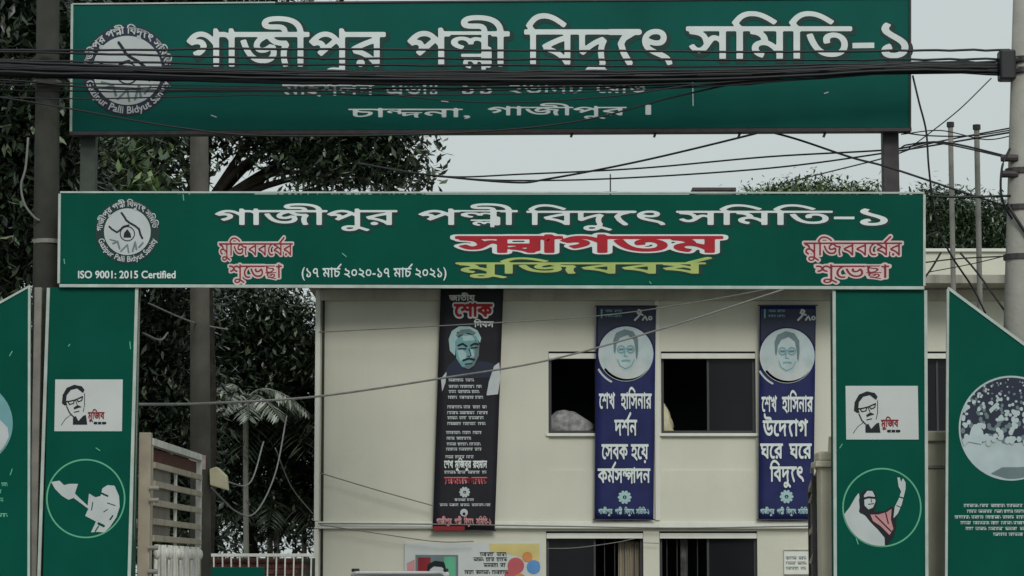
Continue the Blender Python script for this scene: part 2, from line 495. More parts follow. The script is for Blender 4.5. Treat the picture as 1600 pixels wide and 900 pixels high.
def squiggle(name, x0, x1, y, hgt, Y, m, parent, layer=1, seed=0, head=True, step=0.6):
    """a line of print too small to read: head strokes and short stems, word by word"""
    r = random.Random(seed)
    st, x = [], x0
    while x < x1 - 2:
        w = min(r.uniform(2.6, 6.0) * hgt, x1 - x)
        if head: st.append(([(x, y - hgt / 2), (x + w, y - hgt / 2)], hgt * .24))
        k = x + hgt * .2
        while k < x + w:
            if r.random() < .55: st.append(([(k, y - hgt / 2), (k + r.uniform(-.15, .2) * hgt, y + hgt / 2)], hgt * .22))
            else: st.append(([(k, y - hgt * .1), (k + hgt * .3, y + hgt * .25), (k + hgt * .1, y + hgt * .4)], hgt * .24))
            k += hgt * r.uniform(.4, .62)
        x += w + hgt * r.uniform(.6, 1.0)
    return ink(name, m, parent, Y, layer, strokes=st, step=step)

# ------------------------------------------------------------------ ground
YB = 21.0                                                # the office front
g = obj('ground', [(-300, -60, -.02), (300, -60, -.02), (300, 600, -.02), (-300, 600, -.02)], [(0, 1, 2, 3)], M['yard'])
tag(g, kind='structure')
r_ = obj('road', [(-300, -34, -.012), (300, -34, -.012), (300, -3, -.012), (-300, -3, -.012)], [(0, 1, 2, 3)], M['asphalt'])
tag(r_, kind='structure')

# ------------------------------------------------------------------ office building
bld = thing('office_building', (PX(900, YB), YB, 0), 'cream plastered two storey office block behind the green gate', 'building')
BX0, BX1 = PX(495, YB), PX(1660, YB)
def bz(py): return PZ(py, YB)
opens = []                                               # (x0, x1, z0, z1, depth, kind)
UP = [(857, 1006), (1033, 1181), (1392, 1540)]
LOW = [(853, 1004), (1029, 1181), (1392, 1540)]
for a, b in UP:
    opens.append((PX(a, YB), PX(b, YB), bz(677), bz(549), .22, 'window'))
    opens.append((PX(a, YB), PX(b, YB), bz(735), bz(683), .035, 'panel'))
for a, b in LOW: opens.append((PX(a, YB), PX(b, YB), bz(960), bz(830), .22, 'window'))
ztop = bz(450)
xs = sorted({BX0, BX1} | {o[0] for o in opens} | {o[1] for o in opens})
zs = sorted({-0.02, ztop} | {o[2] for o in opens} | {o[3] for o in opens})
w = MB()
for i in range(len(xs) - 1):
    for j in range(len(zs) - 1):
        cx, cz = (xs[i] + xs[i + 1]) / 2, (zs[j] + zs[j + 1]) / 2
        if any(o[0] < cx < o[1] and o[2] < cz < o[3] for o in opens): continue
        n = len(w.v)
        w.v += [(xs[i], YB, zs[j]), (xs[i + 1], YB, zs[j]), (xs[i + 1], YB, zs[j + 1]), (xs[i], YB, zs[j + 1])]
        w.f.append((n, n + 1, n + 2, n + 3))
for (a, b, c, d, dep, kind) in opens:
    n = len(w.v); y = YB + dep
    w.v += [(a, YB, c), (b, YB, c), (b, YB, d), (a, YB, d), (a, y, c), (b, y, c), (b, y, d), (a, y, d)]
    w.f += [(n, n + 4, n + 5, n + 1), (n + 1, n + 5, n + 6, n + 2), (n + 2, n + 6, n + 7, n + 3), (n + 3, n + 7, n + 4, n)]
    if kind == 'panel': w.f.append((n + 4, n + 5, n + 6, n + 7))
n = len(w.v)                                             # side and rear walls, roof slab
w.v += [(BX0, YB, -.02), (BX0, YB + 9, -.02), (BX0, YB + 9, ztop), (BX0, YB, ztop), (BX1, YB, -.02), (BX1, YB + 9, -.02), (BX1, YB + 9, ztop), (BX1, YB, ztop)]
w.f += [(n + 1, n, n + 3, n + 2), (n + 4, n + 5, n + 6, n + 7), (n + 5, n + 1, n + 2, n + 6), (n + 3, n + 7, n + 6, n + 2)]
wall = w.make('wall', M['wall'], bld)
inn = MB()                                               # rooms behind the openings
zmid = bz(800)
inn.box(BX0 + .2, BX1 - .2, YB + 3.6, YB + 3.7, .0, ztop - .1)
inn.box(BX0 + .2, BX1 - .2, YB + .26, YB + 3.6, zmid - .12, zmid + .12)
inn.box(BX0 + .2, BX1 - .2, YB + .26, YB + 3.6, ztop - .2, ztop - .1)
for px in (846, 1018, 1280): inn.box(PX(px, YB) - .05, PX(px, YB) + .05, YB + .26, YB + 3.6, 0, ztop - .2)
inn.make('interior', M['interior'], bld)
# roof overhang, parapet, string course
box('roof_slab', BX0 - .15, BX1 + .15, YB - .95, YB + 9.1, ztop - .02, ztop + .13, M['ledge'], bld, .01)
box('roof_band', BX0 + .06, BX1, YB - .09, YB - .002, bz(470), ztop - .03, M['ledge_pale'], bld, .006)  # darker grey band along the wall top, below the slab
box('parapet', BX0, BX1, YB - .3, YB - .1, ztop + .14, bz(397), M['wall'], bld, .01)
box('coping', BX0 - .05, BX1 + .05, YB - .36, YB - .05, bz(397), bz(392), M['wall_white'], bld, .01)
box('string_course', BX0 - .01, BX1, YB - .07, YB - .002, bz(826), bz(815), M['wall_white'], bld, .008)
box('corner_strip', BX0 - .03, BX0 + .055, YB - .05, YB - .002, 0, bz(827), M['wall_white'], bld, .006)
box('corner_strip', BX0 - .03, BX0 + .055, YB - .05, YB - .002, bz(814), ztop - .03, M['wall_white'], bld, .006)
MB().tube([(BX0 + .11, YB - .045, .1), (BX0 + .11, YB - .045, ztop - .04)], .022).make('downpipe', M['concrete_old'], bld, smooth=True)
for a, b in ((497, 688), (788, 862)):
    box('ledge_edge', PX(a, YB), PX(b, YB), YB - .985, YB - .953, ztop - .035, ztop + .06, M['wall_white'], bld, .006)
box('green_edge', PX(864, YB), PX(1330, YB), YB - .985, YB - .953, ztop - .06, ztop + .06, M['green'], bld, .006)
for a, b in ((1021, 1031),):                  # flat uprights beside the openings
    box('upright', PX(a, YB) + .02, PX(b, YB) - .01, YB - .04, YB - .002, bz(813), bz(470), M['wall_white'], bld, .006)

def window(a, b, pt, pb, openleaf, bars):
    x0, x1, z1, z0 = PX(a, YB), PX(b, YB), bz(pt), bz(pb)
    wd = MB()
    y0, y1 = YB + .09, YB + .15
    t = .05
    wd.box(x0, x0 + t, y0, y1, z0, z1); wd.box(x1 - t, x1, y0, y1, z0, z1)
    wd.box(x0 + t, x1 - t, y0, y1, z1 - t, z1); wd.box(x0 + t, x1 - t, y0, y1, z0, z0 + t)
    wo = wd.make('window', M['frame_dark'], bld)
    box('lintel', x0 + .005, x1 - .005, YB + .005, YB + .085, z1 - .125, z1 - .035, M['wall_white'], wo, .005)
    mid = (x0 + x1) / 2
    if openleaf != 'left': box('pane', x0 + t, mid, y0 + .035, y0 + .045, z0 + t, z1 - t, M['glass'], wo, 0)
    if openleaf != 'right': box('pane', mid + .001, x1 - t, y0 + .02, y0 + .03, z0 + t, z1 - t, M['glass'], wo, 0)
    box('mullion', mid - .02, mid + .02, y0 + .005, y0 + .055, z0 + t, z1 - t, M['frame_dark'], wo, .004)
    for k in range(bars):
        xx = x0 + t + (x1 - x0 - 2 * t) * (k + .5) / bars
        MB().tube([(xx, YB + .2, z0), (xx, YB + .2, z1)], .008, 5).make('grille_bar', M['frame_dark'], wo)
    box('sill', x0 - .04, x1 + .04, YB - .035, YB - .003, z0 - .05, z0 + .0, M['wall_white'], wo, .005)
    return wo
window(857, 1006, 549, 677, 'left', 0)
window(1033, 1181, 549, 677, 'left', 0)
window(1392, 1540, 549, 677, 'none', 9)
window(853, 1004, 830, 960, 'right', 9)
window(1029, 1181, 830, 960, 'left', 9)
window(1392, 1540, 830, 960, 'none', 9)

# loose things on the window sills and hangings inside
def lump(name, cx, cy, cz, rx, ry, rz, m, seed, label, cat):
    r = random.Random(seed)
    vs, fs = [], []
    nu, nv = 18, 9
    ph = [r.uniform(0, 6) for _ in range(6)]
    for j in range(nv + 1):
        t = math.pi * j / nv
        for i in range(nu):
            a = 2 * math.pi * i / nu
            k = 1 + .22 * math.sin(3 * a + ph[0] + 2 * t) + .07 * math.sin(11 * a + 4 * t) + .1 * math.sin(5 * a + ph[1]) * math.sin(2 * t + ph[2]) + .08 * math.sin(7 * a + ph[3] + 5 * t)
            z = math.cos(t)
            vs.append((cx + rx * k * math.sin(t) * math.cos(a), cy + ry * k * math.sin(t) * math.sin(a), cz + rz * (max(z, -.35) + .35) * (1 + .15 * math.sin(4 * a + ph[4])) * (1 - .42 * math.sin(t) * math.cos(a + .6)) / 1.35))
    for j in range(nv):
        for i in range(nu): fs.append((j * nu + i, j * nu + (i + 1) % nu, (j + 1) * nu + (i + 1) % nu, (j + 1) * nu + i))
    o = obj(name, vs, fs, m, None, True, loc=(cx, cy, cz))
    return tag(o, label, cat)
lump('cloth_bundle', PX(893, YB), YB + .30, bz(675), .44, .14, .33, M['cloth'], 3, 'crumpled grey cloth bundle on the sill of the window left of the blue banner', 'cloth')
lump('cement_sack', PX(1041, YB), YB + .30, bz(675), .13, .1, .42, M['cream'], 5, 'pale upright sack at the edge of the window between two blue banners', 'sack')
def curtain(x0, x1, z0, z1, y, m, label):
    vs, fs = [], []
    n = 48
    for i in range(n + 1):
        x = x0 + (x1 - x0) * i / n
        yy = y + .03 * math.sin(i * 1.1) + .015 * math.sin(i * 2.3)
        vs += [(x, yy, z0), (x, yy + .01, z1)]
        if i: fs.append((2 * i - 2, 2 * i, 2 * i + 1, 2 * i - 1))
    o = obj('curtain', vs, fs, m, None, True, loc=(x0, y, z0))
    return tag(o, label, 'curtain')
curtain(PX(1108, YB), PX(1168, YB), bz(672), bz(562), YB + .4, M['curtain'], 'dim grey curtain inside the upper window between two blue banners')
curtain(PX(1063, YB), PX(1074, YB), bz(955), bz(842), YB + .24, M['cloth'], 'narrow pale curtain edge inside the lower window under the plain wall panel')
curtain(PX(966, YB), PX(1000, YB), bz(955), bz(846), YB + .28, M['gate_beige'], 'beige pleated blind inside the lower window beside the painted wall poster')

# notice board on the wall, right of the lower windows
nb = thing('notice_plate', P(1243, 878, YB - .02), 'small white notice plate fixed to the wall beside the open gate leaf', 'notice')
box('plate', PX(1222, YB), PX(1264, YB), YB - .04, YB - .004, bz(899), bz(859), M['wall_white'], nb, .004)
for k, (z0, z1) in enumerate(((859, 861), (897, 899))): box('border', PX(1222, YB), PX(1264, YB), YB - .046, YB - .041, bz(z1), bz(z0), M['steel_grey'], nb, 0)
for k, z0 in enumerate((872, 880, 888)): squiggle('print', 1228, 1259, z0, 4, YB - .041, M['grey_ink'], nb, 1, 40 + k)

# roof furniture
rs = thing('rooftop_tank_frame', (PX(1118, 26), 26, bz(450) + .13), 'dark framed grey box standing on the office roof', 'rooftop box')
x0, x1, z1 = PX(1084, 26), PX(1153, 26), PZ(293, 26)
box('panel', x0 + .05, x1 - .05, 26.05, 27.2, z1 - 1.3, z1 - .06, M['steel_grey'], rs)
for xx in (x0, x1 - .06): box('post', xx, xx + .06, 25.98, 26.04, bz(450) + .13, z1 - .07, M['steel_dark'], rs)
box('rail', x0, x1, 25.98, 27.2, z1 - .06, z1, M['steel_dark'], rs)
an = thing('antenna', (PX(955, 24), 24, bz(450) + .13), 'thin upright antenna rod on the office roof', 'antenna')
MB().tube([(PX(955, 24), 24, bz(450) + .12), (PX(955, 24), 24, PZ(272, 24))], [.022, .012], 6).make('rod', M['steel_dark'], an)
MB().tube([(PX(955, 24) - .12, 24, PZ(300, 24)), (PX(955, 24) + .12, 24, PZ(300, 24))], .01, 5).make('crossbar', M['steel_dark'], an)

# ------------------------------------------------------------------ hanging banners on the office front
def cloth_banner(name, corners, Y, m, label, cat, group=None, wave=.006):
    """a fabric strip hung a little off the wall; corners TL TR BR BL in photograph pixels"""
    tl, tr, br, bl = corners
    o = thing(name, P((bl[0] + br[0]) / 2, bl[1], Y), label, cat, group)
    vs, fs = [], []
    nx, ny = 8, 24
    for j in range(ny + 1):
        for i in range(nx + 1):
            u, v = i / nx, j / ny
            px = (tl[0] * (1 - u) + tr[0] * u) * (1 - v) + (bl[0] * (1 - u) + br[0] * u) * v
            py = (tl[1] * (1 - u) + tr[1] * u) * (1 - v) + (bl[1] * (1 - u) + br[1] * u) * v
            p = P(px, py, Y)
            p.y += wave * (math.sin(v * 9 + u * 2) + .6 * math.sin(u * 7 + v * 3)) * .5 + wave
            vs.append(p)
    for j in range(ny):
        for i in range(nx):
            a = j * (nx + 1) + i
            fs.append((a, a + nx + 1, a + nx + 2, a + 1))
    so = obj('cloth', vs, fs, m, o, True)
    sm = so.modifiers.new('thick', 'SOLIDIFY'); sm.thickness = .004; sm.offset = -1
    zt, zb = P(tl[0], tl[1], Y).z, P(bl[0], bl[1], Y).z
    for z, (xa, xb) in ((zt, (P(*tl, Y).x, P(*tr, Y).x)), (zb, (P(*bl, Y).x, P(*br, Y).x))):
        MB().tube([(xa - .03, Y + .012, z), (xb + .03, Y + .012, z)], .012, 6).make('hanging_rod', M['steel_dark'], o)
    return o
YN = YB - .14
# --- portraits, in unit coordinates of a circle (centre 0,0, radius 1, y downwards)
def T(pts, cx, cy, s, sy=None): return [(cx + x * s, cy + y * (sy or s)) for x, y in pts]
def round_portrait(o, cx, cy, r, Y):
    ink('portrait_disc', M['pale_blue'], o, Y, 1, polys=[circ(cx, cy, r)], step=1.2)
    ink('portrait_rim', M['white_soft'], o, Y, 2, polys=[circ(cx, cy, r)], cuts=[circ(cx + r * .05, cy - r * .06, r * .97)], step=.8)
    k = dict(step=.7, clip=(cx, cy, r * .98))
    ink('portrait_shawl', M['white_soft'], o, Y, 2, polys=[T([(-.95, .75), (-.6, .35), (-.42, -.1), (-.36, .3), (-.1, .62), (.2, .62), (.42, .3), (.5, -.1), (.62, .3), (.95, .75), (.7, 1.1), (-.7, 1.1)], cx, cy, r)], **k)
    ink('portrait_hair', M['grey_ink'], o, Y, 3, polys=[T([(-.40, .02), (-.44, -.1), (-.46, -.5), (-.36, -.76), (-.05, -.90), (.26, -.82), (.44, -.55), (.45, -.1), (.40, .22), (.36, .1), (.34, -.25), (.28, -.52), (.06, -.70), (-.03, -.66), (-.22, -.58), (-.34, -.36), (-.37, -.1)], cx, cy, r)], **k)
    ink('portrait_features', M['teal_ink'], o, Y, 3,
        strokes=[(T(circ(-.17, -.17, .13, 12) + [(-.04, -.17)], cx, cy, r), r * .05), (T(circ(.17, -.17, .13, 12) + [(.30, -.17)], cx, cy, r), r * .05), (T([(-.04, -.19), (.04, -.19)], cx, cy, r), r * .05), (T([(-.03, -.1), (-.06, .08), (.05, .09)], cx, cy, r), r * .035),
                 (T([(-.13, .25), (0, .23), (.13, .25)], cx, cy, r), r * .06), (T([(-.30, .2), (-.22, .42), (-.02, .54), (.2, .44), (.31, .2)], cx, cy, r), r * .03)], **k)
    ink('portrait_eyes', M['grey_ink'], o, Y, 4, strokes=[(T([(-.22, -.17), (-.11, -.17)], cx, cy, r), r * .07), (T([(.11, -.17), (.22, -.17)], cx, cy, r), r * .07)], **k)
def rosette(o, cx, cy, r, Y, m, mh, layer=1):
    pet = []
    for k in range(10):
        a = 2 * math.pi * k / 10
        pet.append(([(cx + r * .45 * math.cos(a), cy + r * .45 * math.sin(a)), (cx + r * .85 * math.cos(a), cy + r * .85 * math.sin(a))], r * .45))
    ink('rosette', m, o, Y, layer, strokes=pet + [(circ(cx, cy, r * .5) + [(cx + r * .5, cy)], r * .3)], cuts=[circ(cx, cy, r * .3)], step=.6)
    ink('rosette_centre', m, o, Y, layer + 1, polys=[[(cx - r * .12, cy + r * .15), (cx, cy - r * .2), (cx + r * .12, cy + r * .15)]], step=.4)
def blue_banner(corners, label, lines, disc):
    o = cloth_banner('hanging_banner', corners, YN, M['banner_blue'], label, 'banner', 'long blue banners on the office front')
    Y = YN - .003
    (cx, cy, r) = disc
    x0, x1 = corners[0][0], corners[1][0]
    ink('swoosh', M['navy_ink'], o, Y, 1, polys=[[(x0 + 2, cy - r - 30), (x1 - 2, cy - r - 30), (x1 - 2, cy - 2), (x0 + 2, cy + 12)]], cuts=[circ(cx, cy, r + 2)], step=1.5)
    ink('band', M['white_soft'], o, Y, 2, strokes=[(arc(cx, cy, r + 6, 118, 150), 3)], step=.8)
    round_portrait(o, cx, cy, r, Y - .003)
    squiggle('small_print', x0 + 14, x0 + 40, 486, 3.2, Y, M['teal_ink'], o, 3, 3, step=.8)
    squiggle('small_print', x0 + 14, x0 + 40, 494, 3.2, Y, M['teal_ink'], o, 3, 4, step=.8)
    ink('crest', M['teal_ink'], o, Y, 3, strokes=[([(x0 + 8, 484), (x0 + 8, 496)], 2.5)], step=.6)
    ink('centenary_mark', M['white_soft'], o, Y, 3, strokes=[([(x0 + 60, 500), (x0 + 66, 494), (x0 + 70, 486), (x0 + 66, 484), (x0 + 64, 489), (x0 + 72, 492)], 3), ([(x0 + 72, 500), (x0 + 76, 494), (x0 + 79, 500)], 2.5), (circ(x0 + 84, 497, 2.5, 10), 2)], step=.7)
    for s, a, b, hl, bl in lines: word(s, a, b, hl, bl, Y, M['white_ink'], o, .022, layer=3, res=30)
    return o
b1 = blue_banner([(932, 478), (1025, 478), (1021, 812), (929, 812)], 'blue portrait banner with four lines of white lettering ending in one long word', [
    ('শেখ', 936, 961, 617, 638), ('হাসিনার', 970, 1018, 617, 638), ('দর্শন', 960, 995, 658, 680), ('সেবক', 940, 981, 696, 717), ('হয়ে', 986, 1013, 696, 717), ('কর্মসম্পাদন', 934, 1016, 734, 754)], (978, 553, 43))
rosette(b1, 976, 777, 10, YN - .003, M['teal_pale'], None, 3)
b2 = blue_banner([(1187, 477), (1275, 477), (1271, 812), (1185, 812)], 'blue portrait banner whose last line is one short word, next to the right gate post', [
    ('শেখ', 1190, 1214, 622, 643), ('হাসিনার', 1222, 1270, 622, 643), ('উদ্যোগ', 1192, 1262, 659, 681), ('ঘরে', 1188, 1223, 695, 716), ('ঘরে', 1233, 1268, 695, 716), ('বিদ্যুৎ', 1203, 1256, 731, 752)], (1230, 556, 43))
rosette(b2, 1229, 776, 10, YN - .003, M['teal_pale'], None, 3)
for o, a in ((b1, 935), (b2, 1188)):
    for s, d0, d1 in (('গাজীপুর', 0, 22), ('পল্লী', 26, 37), ('বিদ্যুৎ', 41, 56), ('সমিতি-১', 59, 79)):
        word(s, a + d0, a + d1, 796, 803, YN - .003, M['teal_pale'], o, .03, layer=3, res=16)

bb = cloth_banner('mourning_banner', [(689, 440), (787, 440), (773, 829), (676, 829)], YN, M['banner_black'], 'long black mourning banner with a portrait and red and white lettering', 'banner')
Y = YN - .003
word('জাতীয়', 702, 742, 462, 470, Y, M['white_ink'], bb, .03, res=20)
word('শোক', 709, 769, 477, 494, Y, M['red_ink'], bb, .04, outline=(.09, M['white_ink']), res=30)
word('দিবস', 741, 771, 503, 511, Y, M['white_ink'], bb, .03, res=20)
H = lambda pts: pts
ink('portrait_hair', M['teal_pale'], bb, Y, 1, polys=[[(703, 548), (701, 530), (706, 517), (717, 510), (734, 510), (746, 516), (752, 528), (750, 536), (744, 527), (728, 522), (716, 528), (712, 540), (711, 556)]], cutstrokes=[([(715, 520), (735, 516)], 3)], step=.8)
ink('portrait_face', M['teal_ink'], bb, Y, 2, polys=[[(711, 534), (718, 524), (732, 520), (745, 526), (749, 540), (748, 555), (741, 570), (732, 577), (722, 573), (713, 560)]], step=.8)
ink('portrait_shade', M['grey_ink'], bb, Y, 3, polys=[[(742, 530), (749, 538), (748, 556), (741, 571), (732, 577), (724, 573), (736, 568), (742, 556)]], step=.8)
ink('portrait_crown', M['grey_ink'], bb, Y, 2, polys=[[(712, 524), (720, 515), (734, 514), (744, 520), (740, 524), (726, 521), (716, 528)]], step=.8)
for q in ([(714, 548), (722, 545), (729, 552), (727, 562), (719, 564)], [(733, 545), (738, 543), (741, 556), (734, 560)], [(722, 525), (738, 524), (742, 532), (724, 533)]): ink('portrait_light', M['teal_pale'], bb, Y, 3, polys=[q], step=.8)
ink('portrait_features', M['black_ink'], bb, Y, 4, strokes=[([(716, 540), (723, 537), (729, 541)], 3), ([(736, 540), (741, 537), (747, 538)], 3), ([(717, 545), (728, 545)], 2.2), ([(736, 544), (746, 543)], 2.2), ([(733, 545), (736, 556), (731, 557)], 1.6), ([(724, 563), (733, 560), (741, 562)], 3.2), ([(727, 569), (737, 568)], 1.8)], step=.7)
ink('portrait_coat', M['navy_ink'], bb, Y, 1, polys=[[(700, 572), (712, 560), (724, 576), (736, 579), (748, 564), (766, 566), (778, 572), (770, 590), (690, 592), (696, 580)]], step=1)
for q in ([(772, 572), (780, 566), (782, 590), (778, 616), (760, 618), (764, 596)], [(689, 592), (698, 580), (696, 598), (691, 612)]): ink('portrait_sleeve', M['white_soft'], bb, Y, 2, polys=[q], step=1)
for k, (y0, xa, xb, hh) in enumerate([(594, 701, 740, 4), (604, 701, 752, 4), (612, 701, 748, 4), (621, 700, 754, 4), (636, 699, 760, 4), (645, 699, 762, 4), (653, 699, 757, 4), (662, 699, 758, 4), (676, 697, 752, 4), (685, 698, 736, 4), (694, 698, 750, 4), (702, 697, 752, 4), (714, 696, 740, 4), (738, 694, 760, 4), (781, 710, 741, 3.4), (789, 687, 766, 3.6)]):
    squiggle('verse_line', xa, xb, y0, hh, Y, M['white_soft'], bb, 1, 70 + k, step=.7)
for s, a, b in (('শেখ', 694, 708), ('মুজিবুর', 711, 736), ('রহমান', 739, 761)): word(s, a, b, 721, 731, Y, M['white_ink'], bb, .03, res=20)
squiggle('red_line', 695, 760, 751, 9, Y - .004, M['pink_ink'], bb, 1, 99, step=.7)
squiggle('red_line', 695, 760, 751, 7, Y - .008, M['dull_red'], bb, 1, 99, step=.7)
rosette(bb, 726, 769, 8, Y, M['white_soft'], None)
ink('emblem', M['white_soft'], bb, Y, 1, polys=[circ(725, 801, 6, 16)], cuts=[circ(725, 803, 2.5, 10)], step=.6)
for s, d0, d1 in (('গাজীপুর', 682, 706), ('পল্লী', 710, 721), ('বিদ্যুৎ', 725, 740), ('সমিতি-১', 744, 767)): word(s, d0, d1, 811, 819, Y, M['pink_ink'], bb, .03, res=16)
ink('red_foot', M['dull_red'], bb, Y, 1, polys=[[(677, 822), (726, 822), (726, 829), (677, 829)]], step=1)

# painted wall poster, lower storey
wp = thing('wall_poster', P(738, 930, YB - .03), 'wide white poster with a red and green picture and coloured balloons', 'poster')
box('sheet', PX(633, YB), PX(845, YB), YB - .03, YB - .004, bz(950), bz(848), M['sticker'], wp, .003)
Y = YB - .03
ink('picture_frame', M['grey_ink'], wp, Y, 1, polys=[[(649, 867), (716, 867), (716, 935), (649, 935)]], step=1)
ink('picture_red', M['dull_red'], wp, Y, 2, polys=[[(653, 871), (673, 871), (668, 935), (653, 935)]], step=1)
ink('picture_green', M['mint_ink'], wp, Y, 2, polys=[[(694, 870), (712, 870), (712, 935), (690, 935)]], step=1)
ink('picture_face', M['white_soft'], wp, Y, 2, polys=[circ(682, 900, 15, 24, 20)], step=1)
ink('picture_hair', M['black_ink'], wp, Y, 3, polys=[[(667, 893), (668, 882), (680, 876), (694, 878), (698, 892), (690, 886), (678, 885)]], step=.8)
ink('picture_tint', M['pink_ink'], wp, Y, 1, polys=[[(636, 880), (648, 874), (648, 935), (636, 935)]], step=1)
ink('yellow_wash', mat('yellow_ink', (0.50, 0.42, 0.16), .5), wp, Y, 1, polys=[[(764, 850), (843, 850), (843, 880), (820, 872), (790, 864), (766, 862)]], step=1)
ink('red_wash', mat('balloon_red', (0.42, 0.08, 0.09), .5), wp, Y, 2, polys=[circ(806, 884, 13, 20), circ(800, 900, 12, 20)], step=1)
ink('blue_wash', mat('balloon_blue', (0.08, 0.22, 0.46), .5), wp, Y, 2, polys=[circ(834, 886, 11, 20)], step=1, clip=(826, 886, 18))
ink('orange_wash', mat('balloon_orange', (0.50, 0.20, 0.06), .5), wp, Y, 3, polys=[circ(824, 870, 8, 16), circ(812, 906, 10, 16)], step=1)
for k, (y0, xa, xb) in enumerate([(866, 750, 796), (874, 740, 792), (883, 756, 790), (894, 726, 792), (905, 730, 790)]):
    squiggle('poster_line', xa, xb, y0, 5, Y, M['black_ink'], wp, 2, 120 + k, step=.8)

# ------------------------------------------------------------------ the welcome gate
gate = thing('welcome_gate', (0, 0, 0), 'green welcome gate with two pillars and a lettered header board', 'gate')
YG = 0.0
hb = MB()
f = [P(92, 443, YG), P(1444, 447, YG), P(1444, 304, YG), P(94, 303, YG)]
hb.hexa(f, [v + Vector((0, .28, 0)) for v in f])
header = hb.make('header_board', M['green'], gate, bevel=.006)
def strip(name, a, b, wpx, Y, m, parent, proud=.014, depth=.03):
    """a flat metal strip from pixel a to pixel b on plane Y"""
    A, B = P(a[0], a[1], Y), P(b[0], b[1], Y)
    d = (B - A).normalized(); nrm = Vector((-d.z, 0, d.x)) * (wpx * .006 / 2)
    lo = [A - nrm, B - nrm, B + nrm, A + nrm]
    return MB().hexa([v + Vector((0, -proud, 0)) for v in lo], [v + Vector((0, depth - proud, 0)) for v in lo]).make(name, m, parent, bevel=.002)
strip('trim', (93, 446.5), (1444, 450), 5, YG, M['trim'], header)
strip('trim', (94, 300.5), (1444, 301.5), 3, YG, M['trim'], header, .01)
strip('trim', (92, 443), (93.5, 303), 4, YG, M['trim'], header, .018)
strip('trim', (1444, 447), (1444, 304), 4, YG, M['trim'], header, .018)
def pillar(x0a, x1a, x0b, x1b, ptop, pbot=1170):
    a = [P(x0b, pbot, YG + .03), P(x1b, pbot, YG + .03), P(x1a, ptop, YG + .03), P(x0a, ptop, YG + .03)]
    for v in a[:2]: v.z = -.02
    return MB().hexa(a, [v + Vector((0, .3, 0)) for v in a]).make('pillar', M['green'], gate, bevel=.006)
pl = pillar(78, 213, 60, 200, 449)
pr = pillar(1303, 1445, 1307, 1452, 453)
def below(a, b, py=1170):                                # where the line a-b reaches the foot
    t = (py - a[1]) / (b[1] - a[1]); return (a[0] + (b[0] - a[0]) * t, py)
for pil, edges in ((pl, (((76, 450), (61, 900)), ((214, 450), (202, 900)))), (pr, (((1303, 454), (1305, 900)), ((1446, 454), (1448, 900))))):
    for a, b in edges: strip('trim', a, below(a, b, 1155), 5, YG + .03, M['trim'], pil, .016)
strip('trim', (217, 450), below((217, 450), (206, 900), 1155), 5, YG + .2, M['steel_grey'], pl, .016)
YL = YG
hw = dict(bold=.012, shadow=(.035, M['shadow_ink'], 1.5, 2.0), res=44)
for s, a, b, hl, bl in (('গাজীপুর', 336, 620, 330, 351), ('পল্লী', 654, 808, 330, 351), ('বিদ্যুৎ', 824, 1039, 331, 351), ('সমিতি', 1058, 1301, 331, 351)):
    word(s, a, b, hl, bl, YL, M['white_ink'], header, **hw)
ink('dash', M['white_ink'], header, YL, 2, polys=[[(1303, 338.5), (1335, 338.5), (1335, 342.5), (1303, 342.5)]], step=.8)
word('১', 1346, 1386, 328, 352, YL, M['white_ink'], header, **hw)
word('স্বাগতম', 712, 1128, 371, 394, YL, M['red_ink'], header, bold=.026, outline=(.06, M['white_ink']), shadow=(.08, M['shadow_ink'], 1.5, 2))
word('মুজিববর্ষ', 712, 1112, 411.5, 427, YL, M['lime_ink'], header, bold=.02, shadow=(.04, M['shadow_ink'], 1.5, 1.5))
for s, a, b, hl, bl in (('মুজিববর্ষের', 342, 457, 381, 399), ('শুভেচ্ছা', 358, 440, 416, 434), ('মুজিববর্ষের', 1256, 1409, 380, 399), ('শুভেচ্ছা', 1275, 1389, 416, 434)):
    word(s, a, b, hl, bl, YL, M['dull_red'], header, bold=.0, outline=(.085, M['pale_pink']))
word('(১৭ মার্চ ২০২০-১৭ মার্চ ২০২১)', 472, 697, 420, 433, YL, M['white_ink'], header, bold=.012, res=30)
word('ISO 9001: 2015 Certified', 122, 274, 425, 434.5, YL, M['white_ink'], header, bold=.022, res=36)

